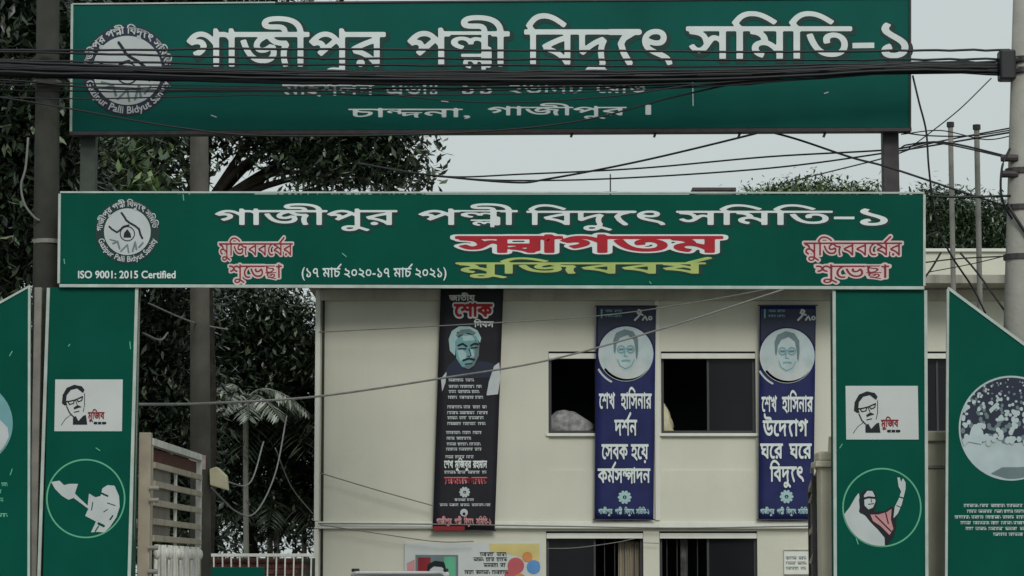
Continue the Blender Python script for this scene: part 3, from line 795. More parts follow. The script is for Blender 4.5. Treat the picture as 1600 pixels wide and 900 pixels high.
def emblem(parent, cx, cy, R, r, Y, full):
    """the society's round seal: dark ring with lettering, pale disc with hand, wire, bulb and fields"""
    ink('seal_ring', M['navy_ink' if full else 'slate_ink'], parent, Y, 1, polys=[circ(cx, cy, R, 56)], step=1.4)
    ink('seal_disc', M['white_soft'], parent, Y, 2, polys=[circ(cx, cy, r, 48)], step=1.2)
    hgt = (R - r) * .95
    ringtext('গাজীপুর পল্লী বিদ্যুৎ সমিতি', cx, cy, (R + r) / 2, hgt, -178, -8, Y, M['white_soft'], parent, 3)
    ringtext('Gazipur Palli Bidyut Samity', cx, cy, (R + r) / 2, hgt, 165, 15, Y, M['white_soft'], parent, 3, True)
    k = r / 36.0
    q = lambda pts: [(cx + x * k, cy + y * k) for x, y in pts]
    ink('seal_wire', M['black_ink'], parent, Y, 3, strokes=[(q([(-9, -29), (-4, -22), (-2, -18), (3, -14), (12, -9), (18, -4), (20, 4), (23, 10)]), 3.0 * k), (q([(-28, -8), (-24, -4), (-16, 1), (-12, -2), (-6, -8), (2, -10)]), 2.6 * k)], step=.7)
    ink('seal_bulb', M['black_ink'], parent, Y, 3, strokes=[(q(circ(0, 3, 11, 24) + [(11, 3)]), 1.4 * k)], polys=[q([(-6, 9), (-5, 2), (0, -4), (5, 3), (6, 9)])], step=.6)
    ink('seal_fields', M['grey_ink'], parent, Y, 3, strokes=[(q([(-22, 18), (-15, 15), (-12, 26)]), 2.6 * k), (q([(-10, 30), (0, 20), (2, 32)]), 2.2 * k), (q([(8, 30), (12, 16), (14, 27)]), 2.6 * k), (q([(18, 24), (24, 17)]), 2.4 * k), (q([(-27, 12), (-18, 14)]), 1.6 * k)], step=.7)
emblem(header, 199, 362, 50, 36.5, YL, False)

# white stickers with a line portrait on both pillars
def sticker(x0, y0, x1, y1, dy):
    Yp = YG + .03
    A, B = P(x0, y1, Yp), P(x1, y0, Yp)
    st = box('sticker', A.x, B.x, Yp - .008, Yp - .001, A.z, B.z, M['sticker'], gate, .002)
    U = lambda pts: [(x0 + u * (x1 - x0), y0 + v * (y1 - y0)) for u, v in pts]
    Yq = Yp - .008
    s = (x1 - x0) / 106
    ink('line_portrait', M['black_ink'], st, Yq, 1, polys=[
        U([(.11, .46), (.12, .30), (.18, .16), (.29, .10), (.40, .13), (.44, .20), (.42, .26), (.33, .17), (.24, .20), (.18, .30), (.17, .42), (.19, .50), (.15, .50)]),
        U([(.27, .87), (.27, .74), (.31, .70), (.35, .80), (.42, .70), (.46, .68), (.48, .87)]),
        U([(.28, .54), (.34, .49), (.40, .53), (.34, .55), (.29, .58)])],
        strokes=[(U([(.13, .43), (.22, .42), (.31, .39), (.41, .33)]), 2.0 * s), (U([(.20, .43), (.22, .48), (.28, .46), (.29, .40)]), 1.6 * s), (U([(.33, .39), (.35, .43), (.40, .40), (.41, .34)]), 1.6 * s),
                 (U([(.18, .52), (.22, .64), (.28, .72)]), 1.8 * s), (U([(.31, .40), (.33, .48)]), 1.2 * s), (U([(.29, .63), (.36, .61)]), 1.4 * s), (U([(.44, .27), (.44, .50), (.42, .62)]), 1.0 * s), (U([(.10, .88), (.16, .76), (.24, .68)]), .8 * s)], step=.55)
    h_ = y1 - y0
    word('মুজিব', x0 + .49 * (x1 - x0), x0 + .73 * (x1 - x0), y0 + .64 * h_, y0 + .76 * h_, Yq, M['dull_red'], st, .03, res=30)
    ink('caption', M['black_ink'], st, Yq, 1, strokes=[(U([(.59, .84), (.74, .84)]), 4.0 * s)], cutstrokes=[(U([(.63, .80), (.63, .88)]), 1.0 * s), (U([(.69, .80), (.69, .88)]), 1.0 * s)], step=.5)
    return st
sticker(85, 593, 192, 674, 0)
sticker(1322, 603, 1434, 687, 0)
# round emblem of the left pillar: pale hand-like leaf shape
Yp = YG + .03
em = ink('round_emblem', M['mint_ink'], gate, Yp, 1, polys=[circ(134, 779, 62, 56)], cuts=[circ(134, 779, 59.6, 56)], step=1.0)
ink('emblem_figure', M['white_soft'], em, Yp, 2, polys=[[(80, 753), (93, 751), (100, 758), (108, 756), (122, 756), (117, 771), (126, 780), (137, 790), (139, 771), (149, 777), (157, 775), (160, 763), (168, 758), (179, 759), (186, 775), (187, 792), (182, 808), (172, 823), (163, 832), (151, 831), (142, 832), (150, 815), (133, 806), (138, 795), (115, 778), (107, 781), (97, 775), (86, 764)]],
    cutstrokes=[([(159, 771), (168, 775)], 3), ([(154, 818), (162, 822)], 4), ([(145, 785), (143, 797)], 1.6), ([(168, 786), (180, 790)], 1.6), ([(172, 812), (176, 806)], 2.4), ([(162, 800), (168, 796)], 1.4), ([(149, 830), (154, 822)], 2)], step=.7)
em = ink('round_emblem', M['mint_ink'], gate, Yp, 1, polys=[circ(1378, 793, 62, 56)], cuts=[circ(1378, 793, 59.6, 56)], step=1.0)
kk = dict(step=.7, clip=(1378, 793, 60))
ink('emblem_outline', M['black_ink'], em, Yp, 2, polys=[[(1342, 806), (1345, 772), (1352, 765), (1362, 764), (1369, 772), (1370, 786), (1366, 800), (1384, 798), (1394, 790), (1401, 806), (1400, 824), (1396, 840), (1386, 852), (1380, 846), (1362, 822)]], **kk)
ink('emblem_robe', M['white_soft'], em, Yp, 3, polys=[[(1317, 806), (1328, 792), (1337, 776), (1342, 770), (1344, 786), (1342, 800), (1352, 806), (1360, 816), (1372, 828), (1382, 840), (1383, 858), (1360, 858), (1330, 835)]], cutstrokes=[([(1343, 780), (1345, 802)], 2)], **kk)
ink('emblem_face', M['white_soft'], em, Yp, 3, polys=[[(1350, 774), (1355, 767), (1363, 767), (1367, 775), (1368, 784), (1364, 793), (1357, 796), (1351, 790)]], cutstrokes=[([(1350, 779), (1357, 777), (1367, 778)], 3.4), ([(1357, 788), (1365, 787)], 1.6), ([(1361, 780), (1362, 785)], 1.2)], **kk)
ink('emblem_scarf', M['pink_ink'], em, Yp, 3, polys=[[(1360, 804), (1372, 804), (1386, 800), (1393, 795), (1392, 812), (1396, 826), (1390, 836), (1376, 822), (1364, 814)]], cutstrokes=[([(1368, 806), (1392, 830)], 2.2), ([(1384, 802), (1388, 818)], 2.0)], **kk)
ink('emblem_arm', M['white_soft'], em, Yp, 3, polys=[[(1396, 810), (1398, 792), (1404, 780), (1408, 768), (1404, 760), (1402, 746), (1406, 746), (1408, 753), (1411, 747), (1415, 754), (1415, 764), (1412, 776), (1409, 788), (1403, 802)]], cutstrokes=[([(1404, 776), (1413, 779)], 2), ([(1401, 790), (1408, 793)], 1.4)], **kk)

# ------------------------------------------------------------------ wing panels beside the gate
def wing(pts, label, trims, m):
    A = [P(x, y, YG - .02) for x, y in pts]
    for v in A:
        if v.z < .4: v.z = 0.0
    o = thing('wing_panel', (sum(v.x for v in A) / len(A), YG, 0), label, 'panel', 'slant topped green panels flanking the gate')
    MB().hexa(A, [v + Vector((0, .1, 0)) for v in A]).make('board', M['green'], o, bevel=.005)
    for a, b, w_ in trims: strip('trim', a, b, w_, YG - .02, M['trim'], o, .012)
    return o
wl_ = wing([(-190, 1165), (46, 1165), (46, 449), (-190, 580)], 'slant topped green panel left of the gate, with lines of pale print', [((-190, 579), (47, 447), 3.5), ((46, 449), (44.5, 1150), 4)], 0)
wr_ = wing([(1479, 1165), (1790, 1165), (1790, 680), (1482, 452)], 'slant topped green panel right of the gate, with a round crowd picture', [((1481, 450), (1790, 679), 4.5), ((1481, 452), (1477, 1150), 4)], 0)
Yw = YG - .02
ink('round_picture', M['teal_ink'], wl_, Yw, 1, polys=[circ(-46, 662, 66, 48)], step=1.4)
ink('picture_light', M['white_soft'], wl_, Yw, 2, polys=[[(-30, 640), (-6, 650), (12, 668), (14, 684), (4, 704), (-20, 722), (-50, 718), (-60, 690)]], step=1.4, clip=(-46, 662, 63))
for k, (xa, xb, yy) in enumerate([(-120, 11, 757), (-120, 2, 768), (-120, 5, 781), (-120, 12, 805)]): squiggle('print_line', xa, xb, yy, 5, Yw, M['mint_ink'], wl_, 1, 200 + k, step=.9)
ink('round_picture', M['pale_blue'], wr_, Yw, 1, polys=[circ(1580, 669, 82, 60)], step=1.4)
r2 = random.Random(11)
blobs = []
ink('crowd_ground', M['navy_ink'], wr_, Yw, 2, polys=[[(1490, 690), (1490, 560), (1680, 560), (1680, 700), (1640, 696), (1610, 690), (1585, 692), (1565, 688), (1545, 682), (1525, 684), (1508, 690)]], step=1.2, clip=(1580, 669, 79))
heads, gaps = [], []
for k in range(330):
    x, y = r2.uniform(1500, 1660), r2.uniform(592, 692)
    s_ = 1.2 + (y - 590) / 100 * 3.0
    (heads if r2.random() < .35 else gaps).append(circ(x, y, s_, 8, s_ * r2.uniform(.7, 1.5), r2.random()))
tag(ink('crowd_heads', M['grey_ink'], wr_, Yw, 3, polys=heads, step=1.0, clip=(1580, 669, 79)), kind='stuff')
crowd = ink('crowd_lights', M['pale_blue'], wr_, Yw, 4, polys=gaps + [[(1512, 690), (1518, 668), (1530, 660), (1536, 676), (1534, 694)], [(1545, 640), (1558, 628), (1562, 632), (1548, 646)]], step=1.0, clip=(1580, 669, 79))
tag(crowd, kind='stuff')
ink('picture_foot', M['grey_ink'], wr_, Yw, 2, polys=[[(1548, 740), (1566, 730), (1590, 730), (1620, 728), (1640, 736), (1620, 746), (1580, 750)]], step=1, clip=(1580, 669, 79))
for k, (xa, xb, yy) in enumerate([(1506, 1665, 790), (1511, 1660, 799), (1492, 1670, 808), (1501, 1668, 817), (1509, 1660, 826), (1552, 1620, 835)]): squiggle('print_line', xa, xb, yy, 4.2, Yw, M['white_soft'], wr_, 1, 220 + k, step=.8)

# posts beside the pillars
def post(name, px0, px1, pt, Y0, Y1, m, label, cat):
    xa, xb = PX(px0, Y0, 800), PX(px1, Y0, 800)
    o = thing(name, ((xa + xb) / 2, (Y0 + Y1) / 2, 0), label, cat)
    zt = PZ(pt, Y0)
    MB().box(xa, xb, Y0, Y1, 0, zt).make('shaft', m, o, bevel=.008)
    return o, xa, xb, zt
o, xa, xb, zt = post('support_post', 47, 59, 449, .12, .22, M['steel_grey'], 'grey square steel post between the left wing panel and the gate pillar', 'post')
box('base_plate', xa - .05, xb + .05, .07, .27, -.01, .015, M['steel_dark'], o)
o, xa, xb, zt = post('boundary_pillar', 1449, 1500, 690, .5, .95, M['beige_wall'], 'weathered beige masonry pillar seen between right gate pillar and wing panel', 'pillar')
box('cap', xa - .04, xb + .04, .46, .99, zt, zt + .1, M['beige_wall'], o, .015)
box('band', xa - .02, xb + .02, .48, .97, PZ(732, .5), PZ(727, .5), M['ledge'], o, .006)
o, xa, xb, zt = post('gate_post', 1283, 1322, 730, .45, .8, M['beige_wall'], 'beige masonry gate post with a stepped cap behind the right green pillar', 'gate post')
box('cap', xa - .05, xb + .05, .40, .85, zt, zt + .06, M['beige_wall'], o, .012)
box('cap_top', xa - .02, xb + .02, .43, .82, zt + .061, zt + .15, M['beige_wall'], o, .02)
MB().tube([((xa + .13), .62, zt + .15), (xa + .13, .62, zt + .3)], [.04, .03], 8).make('finial', M['beige_wall'], o)

# ------------------------------------------------------------------ iron gate leaves, standing open
leaf = thing('gate_leaf', (PX(226, .5, 800), .5, 0), 'open iron gate leaf with louvred panel and white scrollwork by the left pillar', 'gate leaf')
def LP(t, z, off=0.0):                                    # along the leaf: t metres from the hinge
    return Vector((PX(231, .5, 800) + .012 * t + off, .55 + t, z))
LW = 3.7
def bar(name, a, b, w_, d_, m, parent):
    a, b = Vector(a), Vector(b)
    ax = (b - a).normalized()
    ref = Vector((0, 0, 1)) if abs(ax.z) < .8 else Vector((1, 0, 0))
    u = ax.cross(ref).normalized(); v = u.cross(ax)
    A = [a - u * w_ / 2 - v * d_ / 2, a + u * w_ / 2 - v * d_ / 2, a + u * w_ / 2 + v * d_ / 2, a - u * w_ / 2 + v * d_ / 2]
    return MB().hexa(A, [p + (b - a) for p in A]).make(name, m, parent, bevel=.004)
zT = PZ(690, .55)
x0 = PX(216, .45, 800)
box('hinge_post', x0, x0 + .115, .42, .54, 0, PZ(676, .45), M['gate_beige'], leaf, .008)
bar('stile', LP(0.04, .1), LP(0.04, zT), .06, .06, M['gate_beige'], leaf)
bar('stile', LP(LW, .1), LP(LW, zT - .02), .06, .06, M['gate_white'], leaf)
bar('top_rail', LP(0, zT), LP(LW, zT), .07, .07, M['gate_white'], leaf)
bar('bottom_rail', LP(0, .14), LP(LW, .14), .06, .08, M['gate_beige'], leaf)
for k, z in enumerate((zT - .22, zT - .40, zT - .58, zT - .76, zT - .92)):
    bar('rail', LP(.1, z, .03), LP(LW - .05, z, .03), .03, .06, M['gate_beige'], leaf)
bar('rust_sheet', LP(.1, zT - .13, -.02), LP(LW - .1, zT - .13, -.02), .006, .16, M['brick'], leaf)
bar('sheet', LP(.1, zT - .56, -.015), LP(LW * .42, zT - .56, -.015), .006, .72, M['gate_sheet'], leaf)
for t in (LW * .46,): bar('upright', LP(t, .2, .02), LP(t, zT - .2, .02), .04, .03, M['gate_white'], leaf)
for k in range(4):                                        # scrolls along the foot of the leaf
    t0 = .5 + k * .85
    zt_ = zT - .98
    for s_, w_, dz in ((1, .34, .0), (1, .16, .12)):
        pts = [LP(t0 + w_ * math.cos(q * math.pi / 8) * (1 if 0 < q < 8 else .8), (zt_ - .75 + dz) - .25 * math.sin(q * math.pi / 8) + (.75 - dz if q in (0, 8) else .35 if q in (1, 7) else 0), .045) for q in range(0, 9)]
        MB().tube(spline(pts, 3), .021, 6).make('scroll', M['gate_white'], leaf, smooth=True)
    for w_ in (-.3, .3):
        c = LP(t0 + w_, zt_ - .08, .06)
        MB().tube([c - Vector((0, 0, .06)), c - Vector((0, 0, .04)), c, c + Vector((0, 0, .04)), c + Vector((0, 0, .06))], [.008, .03, .04, .03, .008], 8).make('knob', M['gate_white'], leaf, smooth=True)
    bar('baluster', LP(t0 + .42, .2, .045), LP(t0 + .42, zt_, .045), .03, .03, M['gate_beige'], leaf)
for z in (PZ(763, .5), PZ(782, .5), PZ(856, .5), PZ(893, .5)):
    MB().tube([(x0 + .11, .40, z), (x0 + .2, .40, z)], .022, 8).make('hinge', M['steel_grey'], leaf)

rl = thing('gate_leaf', (PX(1280, .5, 800), .5, 0), 'dark rusty gate leaf swung open edge on beside the beige gate post', 'gate leaf')
xr = PX(1280, .5, 800)
def RP(t, z): return Vector((xr + .1 * t, .85 + t, z))
zr = PZ(742, .5)
bar('stile', RP(0, .1), RP(0, zr), .06, .06, M['steel_dark'], rl)
bar('stile', RP(3.5, .1), RP(3.5, zr), .06, .06, M['steel_dark'], rl)
for z in (.14, .9, 1.5, 2.0, zr - .03): bar('rail', RP(0, z), RP(3.5, z), .05, .06, M['gate_beige'], rl)
bar('sheet', RP(.05, 1.3), RP(3.45, 1.3), .008, 2.2, M['steel_dark'], rl)
for k in range(8):
    z = .5 + k * .29
    MB().tube([(xr - .05 + .02 * (k % 2), .86, z), (xr - .02, .84, z + .09), (xr + .03, .83, z + .02), (xr - .01, .84, z - .06)], .018, 6).make('scroll', M['steel_grey'], rl)

# ------------------------------------------------------------------ upper sign on steel posts
YS = 0.62
sign = thing('name_sign', (0, YS + .1, 0), 'long green name sign on steel posts above the gate, crossed by black cables', 'sign')
f = [P(111, 205, YS), P(1421, 199, YS), P(1421, -2, YS), P(113, 8, YS)]
sb = MB().hexa(f, [v + Vector((0, .1, 0)) for v in f]).make('board', M['green_top'], sign, bevel=.005)
strip('trim', (111, 207), (113, 7), 4, YS, M['trim'], sb, .02)
strip('trim', (113, 6.5), (430, 4.0), 2.5, YS, M['trim'], sb, .012)
strip('trim', (430, 4.5), (1421, -3), 3, YS, M['steel_dark'], sb, .012)
strip('trim', (1422, 201), (1422, -2), 3, YS, M['steel_dark'], sb, .02)
strip('angle_iron', (109, 208.5), (1424, 202.5), 6, YS, M['steel_dark'], sign, .02, .14)
for px in (470, 895, 1025, 1157, 1290): strip('hook', (px, 206), (px - 3, 214), 4, YS + .03, M['steel_dark'], sign, .0, .03)
for a, b, m_ in ((1380, 1405, M['steel_dark']), (125, 149, M['steel_moss'])):
    box('post', PX(a, .75, 250), PX(b, .75, 250), .75, .9, 0, PZ(60, .75), m_, sign, .008)
hw = dict(bold=.012, shadow=(.045, M['shadow_ink'], 2.5, 3.0), res=50)
for s, a, b, hl, bl in (('গাজীপুর', 293, 602, 54, 103), ('পল্লী', 638, 796, 53, 103), ('বিদ্যুৎ', 820, 1049, 50, 100), ('সমিতি', 1073, 1330, 45, 92)):
    word(s, a, b, hl, bl, YS, M['white_ink'], sb, **hw)
ink('dash', M['white_ink'], sb, YS, 2, polys=[[(1332, 67), (1366, 66.5), (1366, 75), (1332, 75.5)]], step=.8)
word('১', 1379, 1418, 40, 90, YS, M['white_ink'], sb, **hw)
for t_, xa, xb, hl, bl in (('মাইশলন', 441, 585, 133, 149), ('এভাঃ', 604, 682, 132, 148), ('১১', 722, 768, 131, 147), ('ইউনিট', 792, 912, 130, 146), ('রোড', 930, 1010, 130, 145)):
    word(t_, xa, xb, hl, bl, YS, M['white_soft'], sb, bold=.012, res=30)
word('চান্দনা,', 546, 734, 171, 183, YS, M['white_ink'], sb, bold=.012, res=36)
word('গাজীপুর', 763, 978, 168, 180, YS, M['white_ink'], sb, bold=.012, res=36)
word('।', 1010, 1017, 165, 179, YS, M['white_ink'], sb, bold=.012, res=36)
emblem(sb, 199, 110, 71, 54, YS, True)

for par, Y_, marks in ((sb, YS, [((1082, 112), (1083, 165)), ((330, 180), (338, 183)), ((690, 158), (700, 159)), ((1288, 146), (1294, 144))]), (header, YG, [((286, 304), (287, 313)), ((100, 405), (101, 412)), ((535, 396), (541, 401)), ((1015, 440), (1017, 443)), ((855, 376), (858, 374))]),
                        (pl, YG + .03, [((107, 541), (109, 538)), ((203, 534), (204, 545)), ((150, 700), (156, 704))]), (pr, YG + .03, [((1312, 700), (1316, 694)), ((1338, 842), (1341, 850))]), (wl_, YG - .02, [((15, 556), (19, 549)), ((16, 742), (19, 733))])):
    for a, b in marks: ink('scuff', M['mint_ink' if par is not sb else 'white_soft'], par, Y_, 3, strokes=[([a, b], 1.6)], step=.6)  # pale scuffs; the long upright one on the sign paints a hanging wire

# ------------------------------------------------------------------ poles
def pole(name, pa, pb, py_a, py_b, Y, r_a, r_b, m, label, zbot=0.0, seg=14):
    A, B = P(*pa, Y), P(*pb, Y)
    d = (A - B) / (A.z - B.z)
    foot = B + d * (zbot - B.z)
    o = thing(name, foot, label, 'pole')
    r_foot = r_b + (r_b - r_a) * (B.z - zbot) / (A.z - B.z)
    MB().tube([foot, B, A], [r_foot, r_b, r_a], seg).make('shaft', m, o, smooth=True)
    return o
YPOLE = .36
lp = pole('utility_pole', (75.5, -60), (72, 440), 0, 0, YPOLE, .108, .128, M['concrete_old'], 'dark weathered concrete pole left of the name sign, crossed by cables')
for py in (118, 130, 378): 
    c = P(74, py, YPOLE); MB().tube([c - Vector((0, 0, .02)), c + Vector((0, 0, .02))], .135, 14).make('band', M['steel_grey'], lp)
rp = pole('utility_pole', (1603, -60), (1592, 440), 0, 0, YPOLE, .115, .135, M['concrete'], 'pale concrete pole carrying the cable bundle, behind the right wing panel')
for py in (95, 112, 268, 325, 402):
    c = P(1600 - py * .02, py, YPOLE); MB().tube([c - Vector((0, 0, .025)), c + Vector((0, 0, .025))], .15, 14).make('band', M['steel_dark'], rp)
A_ = P(1561, 126, .2); B_ = P(1585, 79, .2)
box('cable_clamp', A_.x, B_.x, .12, .3, A_.z, B_.z, M['cable'], rp, .02)
for py in (93, 108, 247, 272):
    c = P(1574, py, YPOLE - .1); MB().tube([c + Vector((-.06, 0, 0)), c + Vector((.1, 0, 0))], .035, 8).make('bracket', M['steel_dark'], rp)
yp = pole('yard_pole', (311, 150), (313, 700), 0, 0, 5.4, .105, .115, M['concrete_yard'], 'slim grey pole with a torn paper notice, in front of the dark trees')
c0, c1 = P(312, 734, 5.4), P(312, 712, 5.4)
MB().tube([c0, c1], .121, 14, False).make('paper_notice', M['paper'], yp)
lb = thing('lamp_box', P(341, 748, 5.35), 'tilted cream coloured lamp box beside the slim grey pole', 'lamp')
A = [P(328, 758, 5.25), P(355, 766, 5.25), P(353, 743, 5.25), P(338, 729, 5.25), P(327, 733, 5.25)]
MB().hexa(A, [v + Vector((0, .22, 0)) for v in A]).make('housing', M['cream'], lb, bevel=.012)
MB().tube([P(330, 748, 5.4), P(316, 745, 5.4)], .02, 6).make('bracket', M['steel_grey'], lb)
for k, (px, pt, r) in enumerate(((1485, 194, .026), (1526, 198, .028))):
    a = P(px, pt, 1.6); b = P(px + 5, 470, 1.6)
    foot = b + (a - b) / (a.z - b.z) * (0 - b.z)
    o = thing('steel_pipe', foot, ('thin upright steel pipe farther from the pale pole, behind the wing panel', 'thin upright steel pipe nearer the pale pole, behind the wing panel')[k], 'pipe', 'pipes behind the right wing panel')
    MB().tube([foot, a], r, 8).make('shaft', M['steel_grey'], o, smooth=True)
    MB().tube([a - Vector((0, 0, .03)), a + Vector((0, 0, .02))], r + .012, 8).make('cap', M['steel_dark'], o)

# ------------------------------------------------------------------ cables
def cable(pts, r, label, group, m='cable', jit=0.0, own=None):
    """pts: (px, py, Y)"""
    q = [P(a, b, c) for a, b, c in pts]
    s = spline(q, 8)
    if jit:
        s = [p + Vector((0, 0, rng.gauss(0, jit))) for p in s]
    o = MB().tube(s, r, 5).make('overhead_cable' if m == 'cable' else 'thin_wire', M[m], None, smooth=True, loc=q[0])
    return tag(o, own or label, 'cable', group)
LBN, GBN = 'black cable of the thick bundle strung across the upper name sign', 'cables of the bundle'
YC = .14
bun = random.Random(5)
ends = [(78, 79, 83), (92, 92, 88), (96, 92, 94), (100, 103, 97), (103, 108, 99), (106, 111, 101), (109, 116, 102), (112, 119, 104), (115, 124, 106), (118, 128, 108), (110, 132, 110), (116, 138, 112), (113, 145, 113), (104, 114, 103), (107, 121, 105), (111, 126, 107), (101, 106, 98), (117, 134, 111)]
for i, (ye, ymid, yl) in enumerate(ends):                # right end, middle of the sign, left end
    yl = (79, 83, 94, 98, 103, 107, 110, 113, 117, 120, 128, 141, 152, 105, 112, 116, 100, 133)[i]
    ym2 = ymid * .6 + yl * .4 + bun.uniform(-1.5, 2.5)
    yc = YC + bun.uniform(-.05, .05) 
    y15 = (ymid + ye) / 2 + bun.uniform(-1, 1.5)
    if i < 2: pts = [(-120, yl - 3, yc), (100, yl, yc), (420, 76 + 14 * i, yc), (800, ymid, yc), (1200, ymid + 2, yc), (1420, ye + 1, yc), (1578, ye, YPOLE - .12)]
    else: pts = [(-120, yl - 4, yc), (100, yl + 2, yc), (430, ym2 * .86 + 22, yc), (800, ymid * .84 + 25, yc), (1130, y15 * .9 + 18, yc), (1420, ye * .7 + 31, yc), (1578, ye, YPOLE - .12)]
    cable(pts, (bun.choice([.012, .015, .018, .020]) if i not in (9, 10, 11, 12, 17) else .0075) if i > 1 else .012, LBN, GBN, jit=.003, own=('topmost black cable, strung alone through the large letters of the name sign', 'second black cable running just under the topmost one, clear of the bundle')[i] if i < 2 else None)
LSL, GSL = 'slack black cable drooping along the foot of the upper name sign', 'slack cables below the bundle'
cable([(-100, 142, .12), (0, 152, .12), (110, 170, .12), (270, 198, .14), (420, 212, .2), (700, 208, .25), (900, 190, .25), (1060, 150, .2), (1200, 124, .15), (1420, 112, .14), (1578, 117, .24)], .009, LSL, GSL)
cable([(-100, 120, .1), (30, 126, .1), (200, 140, .1), (520, 142, .1), (760, 160, .1), (960, 150, .1), (1090, 132, .1), (1300, 118, .12), (1578, 113, .24)], .008, 'slack black cable sagging under the bundle across the address line', GSL)
LSK, GSK = 'thin dark wire crossing the pale sky between the two signs', 'wires against the sky'
cable([(560, 255, 6), (660, 272, 5), (800, 285, 4), (860, 279, 3.5), (1000, 252, 3), (1160, 214, 2), (1290, 180, 1.5)], .012, LSK, GSK, own='thicker dark wire rising from the leafy branch to the foot of the name sign')
cable([(600, 262, 7), (700, 276, 6), (820, 272, 5), (1000, 263, 4), (1200, 245, 3), (1390, 234, 2), (1470, 222, 1.5), (1590, 248, .4)], .010, LSK, GSK, own='upper of two dark wires running from the branch behind the sign post')
cable([(620, 268, 8), (700, 277, 7), (800, 282, 6), (960, 279, 5), (1200, 263, 4), (1390, 238, 3), (1590, 205, .6)], .010, LSK, GSK, own='lower of two dark wires running from the branch past the thin antenna')
cable([(1160, 196, 1.0), (1240, 216, .9), (1330, 246, .6), (1390, 262, .5), (1510, 302, .4), (1590, 328, .3)], .011, LSK, GSK, own='dark wire falling from the foot of the name sign to the pale pole')
cable([(1210, 290, 9), (1290, 270, 7), (1385, 246, 5), (1450, 225, 4), (1590, 198, 3)], .009, LSK, GSK, own='fine wire rising out of the far tree tops behind the sign post')
LRT, GRT = 'loose wire of the tangle by the pale pole right of the signs', 'loose wires by the pale pole'
RT = {(1426, 118): 'long black drop wire hanging from the bundle past the end of the name sign', (1549, 122): 'straight fine wire slanting from the pale pole down to the sign post', (1578, 232): 'black wire loop bulging out from the side of the pale pole', (1448, 306): 'level black wire from the header board end to the pale pole', (1574, 318): 'thick black cable crossing the face of the pale pole'}
for pts, r in (
    ([(1426, 118, .2), (1436, 160, .2), (1447, 205, .25), (1451, 260, .3), (1458, 320, .4), (1466, 362, .5)], .010),
    ([(1549, 122, .25), (1500, 170, .4), (1455, 206, .6), (1420, 232, .7)], .006),
    ([(1404, 206, .7), (1450, 212, .6), (1520, 212, .5), (1588, 202, .35)], .007),
    ([(1408, 210, .7), (1470, 204, .6), (1540, 218, .5), (1590, 210, .4)], .006),
    ([(1406, 232, .7), (1420, 226, .7), (1470, 224, .6), (1590, 250, .35)], .008),
    ([(1578, 232, .25), (1566, 260, .2), (1564, 300, .2), (1574, 330, .25), (1590, 352, .3)], .012),
    ([(1448, 306, .3), (1500, 308, .3), (1580, 306, .3)], .012),
    ([(1446, 410, .4), (1500, 404, .4), (1580, 400, .3)], .007),
    ([(1466, 362, .5), (1450, 368, .4), (1440, 372, .3)], .008),
    ([(1466, 362, .5), (1490, 405, .6), (1520, 450, .7), (1540, 490, .7)], .010),
    ([(1470, 395, .5), (1455, 420, .4), (1440, 440, .3)], .010),
    ([(1500, 395, .5), (1530, 430, .5), (1580, 500, .4)], .010),
    ([(1574, 318, .25), (1590, 345, .2), (1620, 390, .2)], .016),
    ([(1452, 425, .5), (1520, 412, .5), (1590, 395, .4)], .005)):
    cable(pts, r, LRT, GRT, own=RT.get(pts[0][:2]))
LFW, GFW = 'thin grey wire stretched in front of the cream office wall', 'wires before the office front'
FW = ['long pale wire from the left gate pillar rising across the black banner to the roof', 'thin wire just below the roof ledge crossing behind the black banner', 'short wire slanting down the blank wall to the black banner', 'level wire fixed along the string course of the office', 'wire slanting from the string course to the wall poster', 'tiny wire crossing the strip between the two lower windows', 'pale wire hanging across the lower window beside the wall poster']
for pts, r in (
    ([(150, 634, .5), (218, 632, 1), (330, 630, 5), (500, 619, 12), (690, 591, 15), (860, 562, 18), (1040, 512, 19), (1225, 452, 19.4)], .016),
    ([(498, 519, 20.6), (690, 509, 20.4), (930, 494, 20.4), (1100, 470, 20), (1260, 440, 19.5)], .010),
    ([(500, 739, 20.8), (590, 766, 20.8), (676, 790, 20.8)], .010),
    ([(497, 818, 20.88), (670, 819, 20.86), (860, 822, 20.86), (1060, 825, 20.86), (1265, 822, 20.86)], .012),
    ([(500, 820, 20.8), (580, 832, 20.8), (680, 846, 20.8), (740, 846, 20.8)], .009),
    ([(1004, 848, 20.9), (1030, 849, 20.9)], .006),
    ([(855, 857, 20.85), (900, 856, 20.85), (960, 848, 20.85), (990, 842, 20.85)], .008)):
    cable(pts, r, LFW, GFW, 'cable_grey', own=FW.pop(0))
LTW, GTW = 'pale hanging wire among the dark trees left of the office', 'wires among the trees'
TW = ['straight pale wire slanting down to the left corner of the office', 'long pale wire looping down in front of the palm trunk', 'short pale wire curving up from the cream lamp box', 'small pale hooked wire end beside the left gate pillar', 'pale wire from the header board crossing behind the slim grey pole']
for pts, r in (([(430, 700, 13), (455, 760, 14), (488, 802, 16)], .009), ([(330, 762, 6), (370, 800, 8), (400, 800, 9), (430, 740, 10), (448, 650, 11)], .010), ([(350, 752, 6), (390, 755, 8), (412, 690, 9)], .010), ([(222, 520, 1.2), (250, 531, 2), (262, 520, 3)], .010), ([(232, 474, 1.5), (300, 503, 5), (355, 515, 8)], .009)):
    cable(pts, r, LTW, GTW, 'cable_grey', own=TW.pop(0))
cable([(44, 215, .2), (40, 262, .2), (33, 290, .2), (38, 318, .2), (52, 338, .22), (62, 345, .24)], .012, 'pale loop of cable hanging beside the dark weathered pole', None, 'cable_grey')

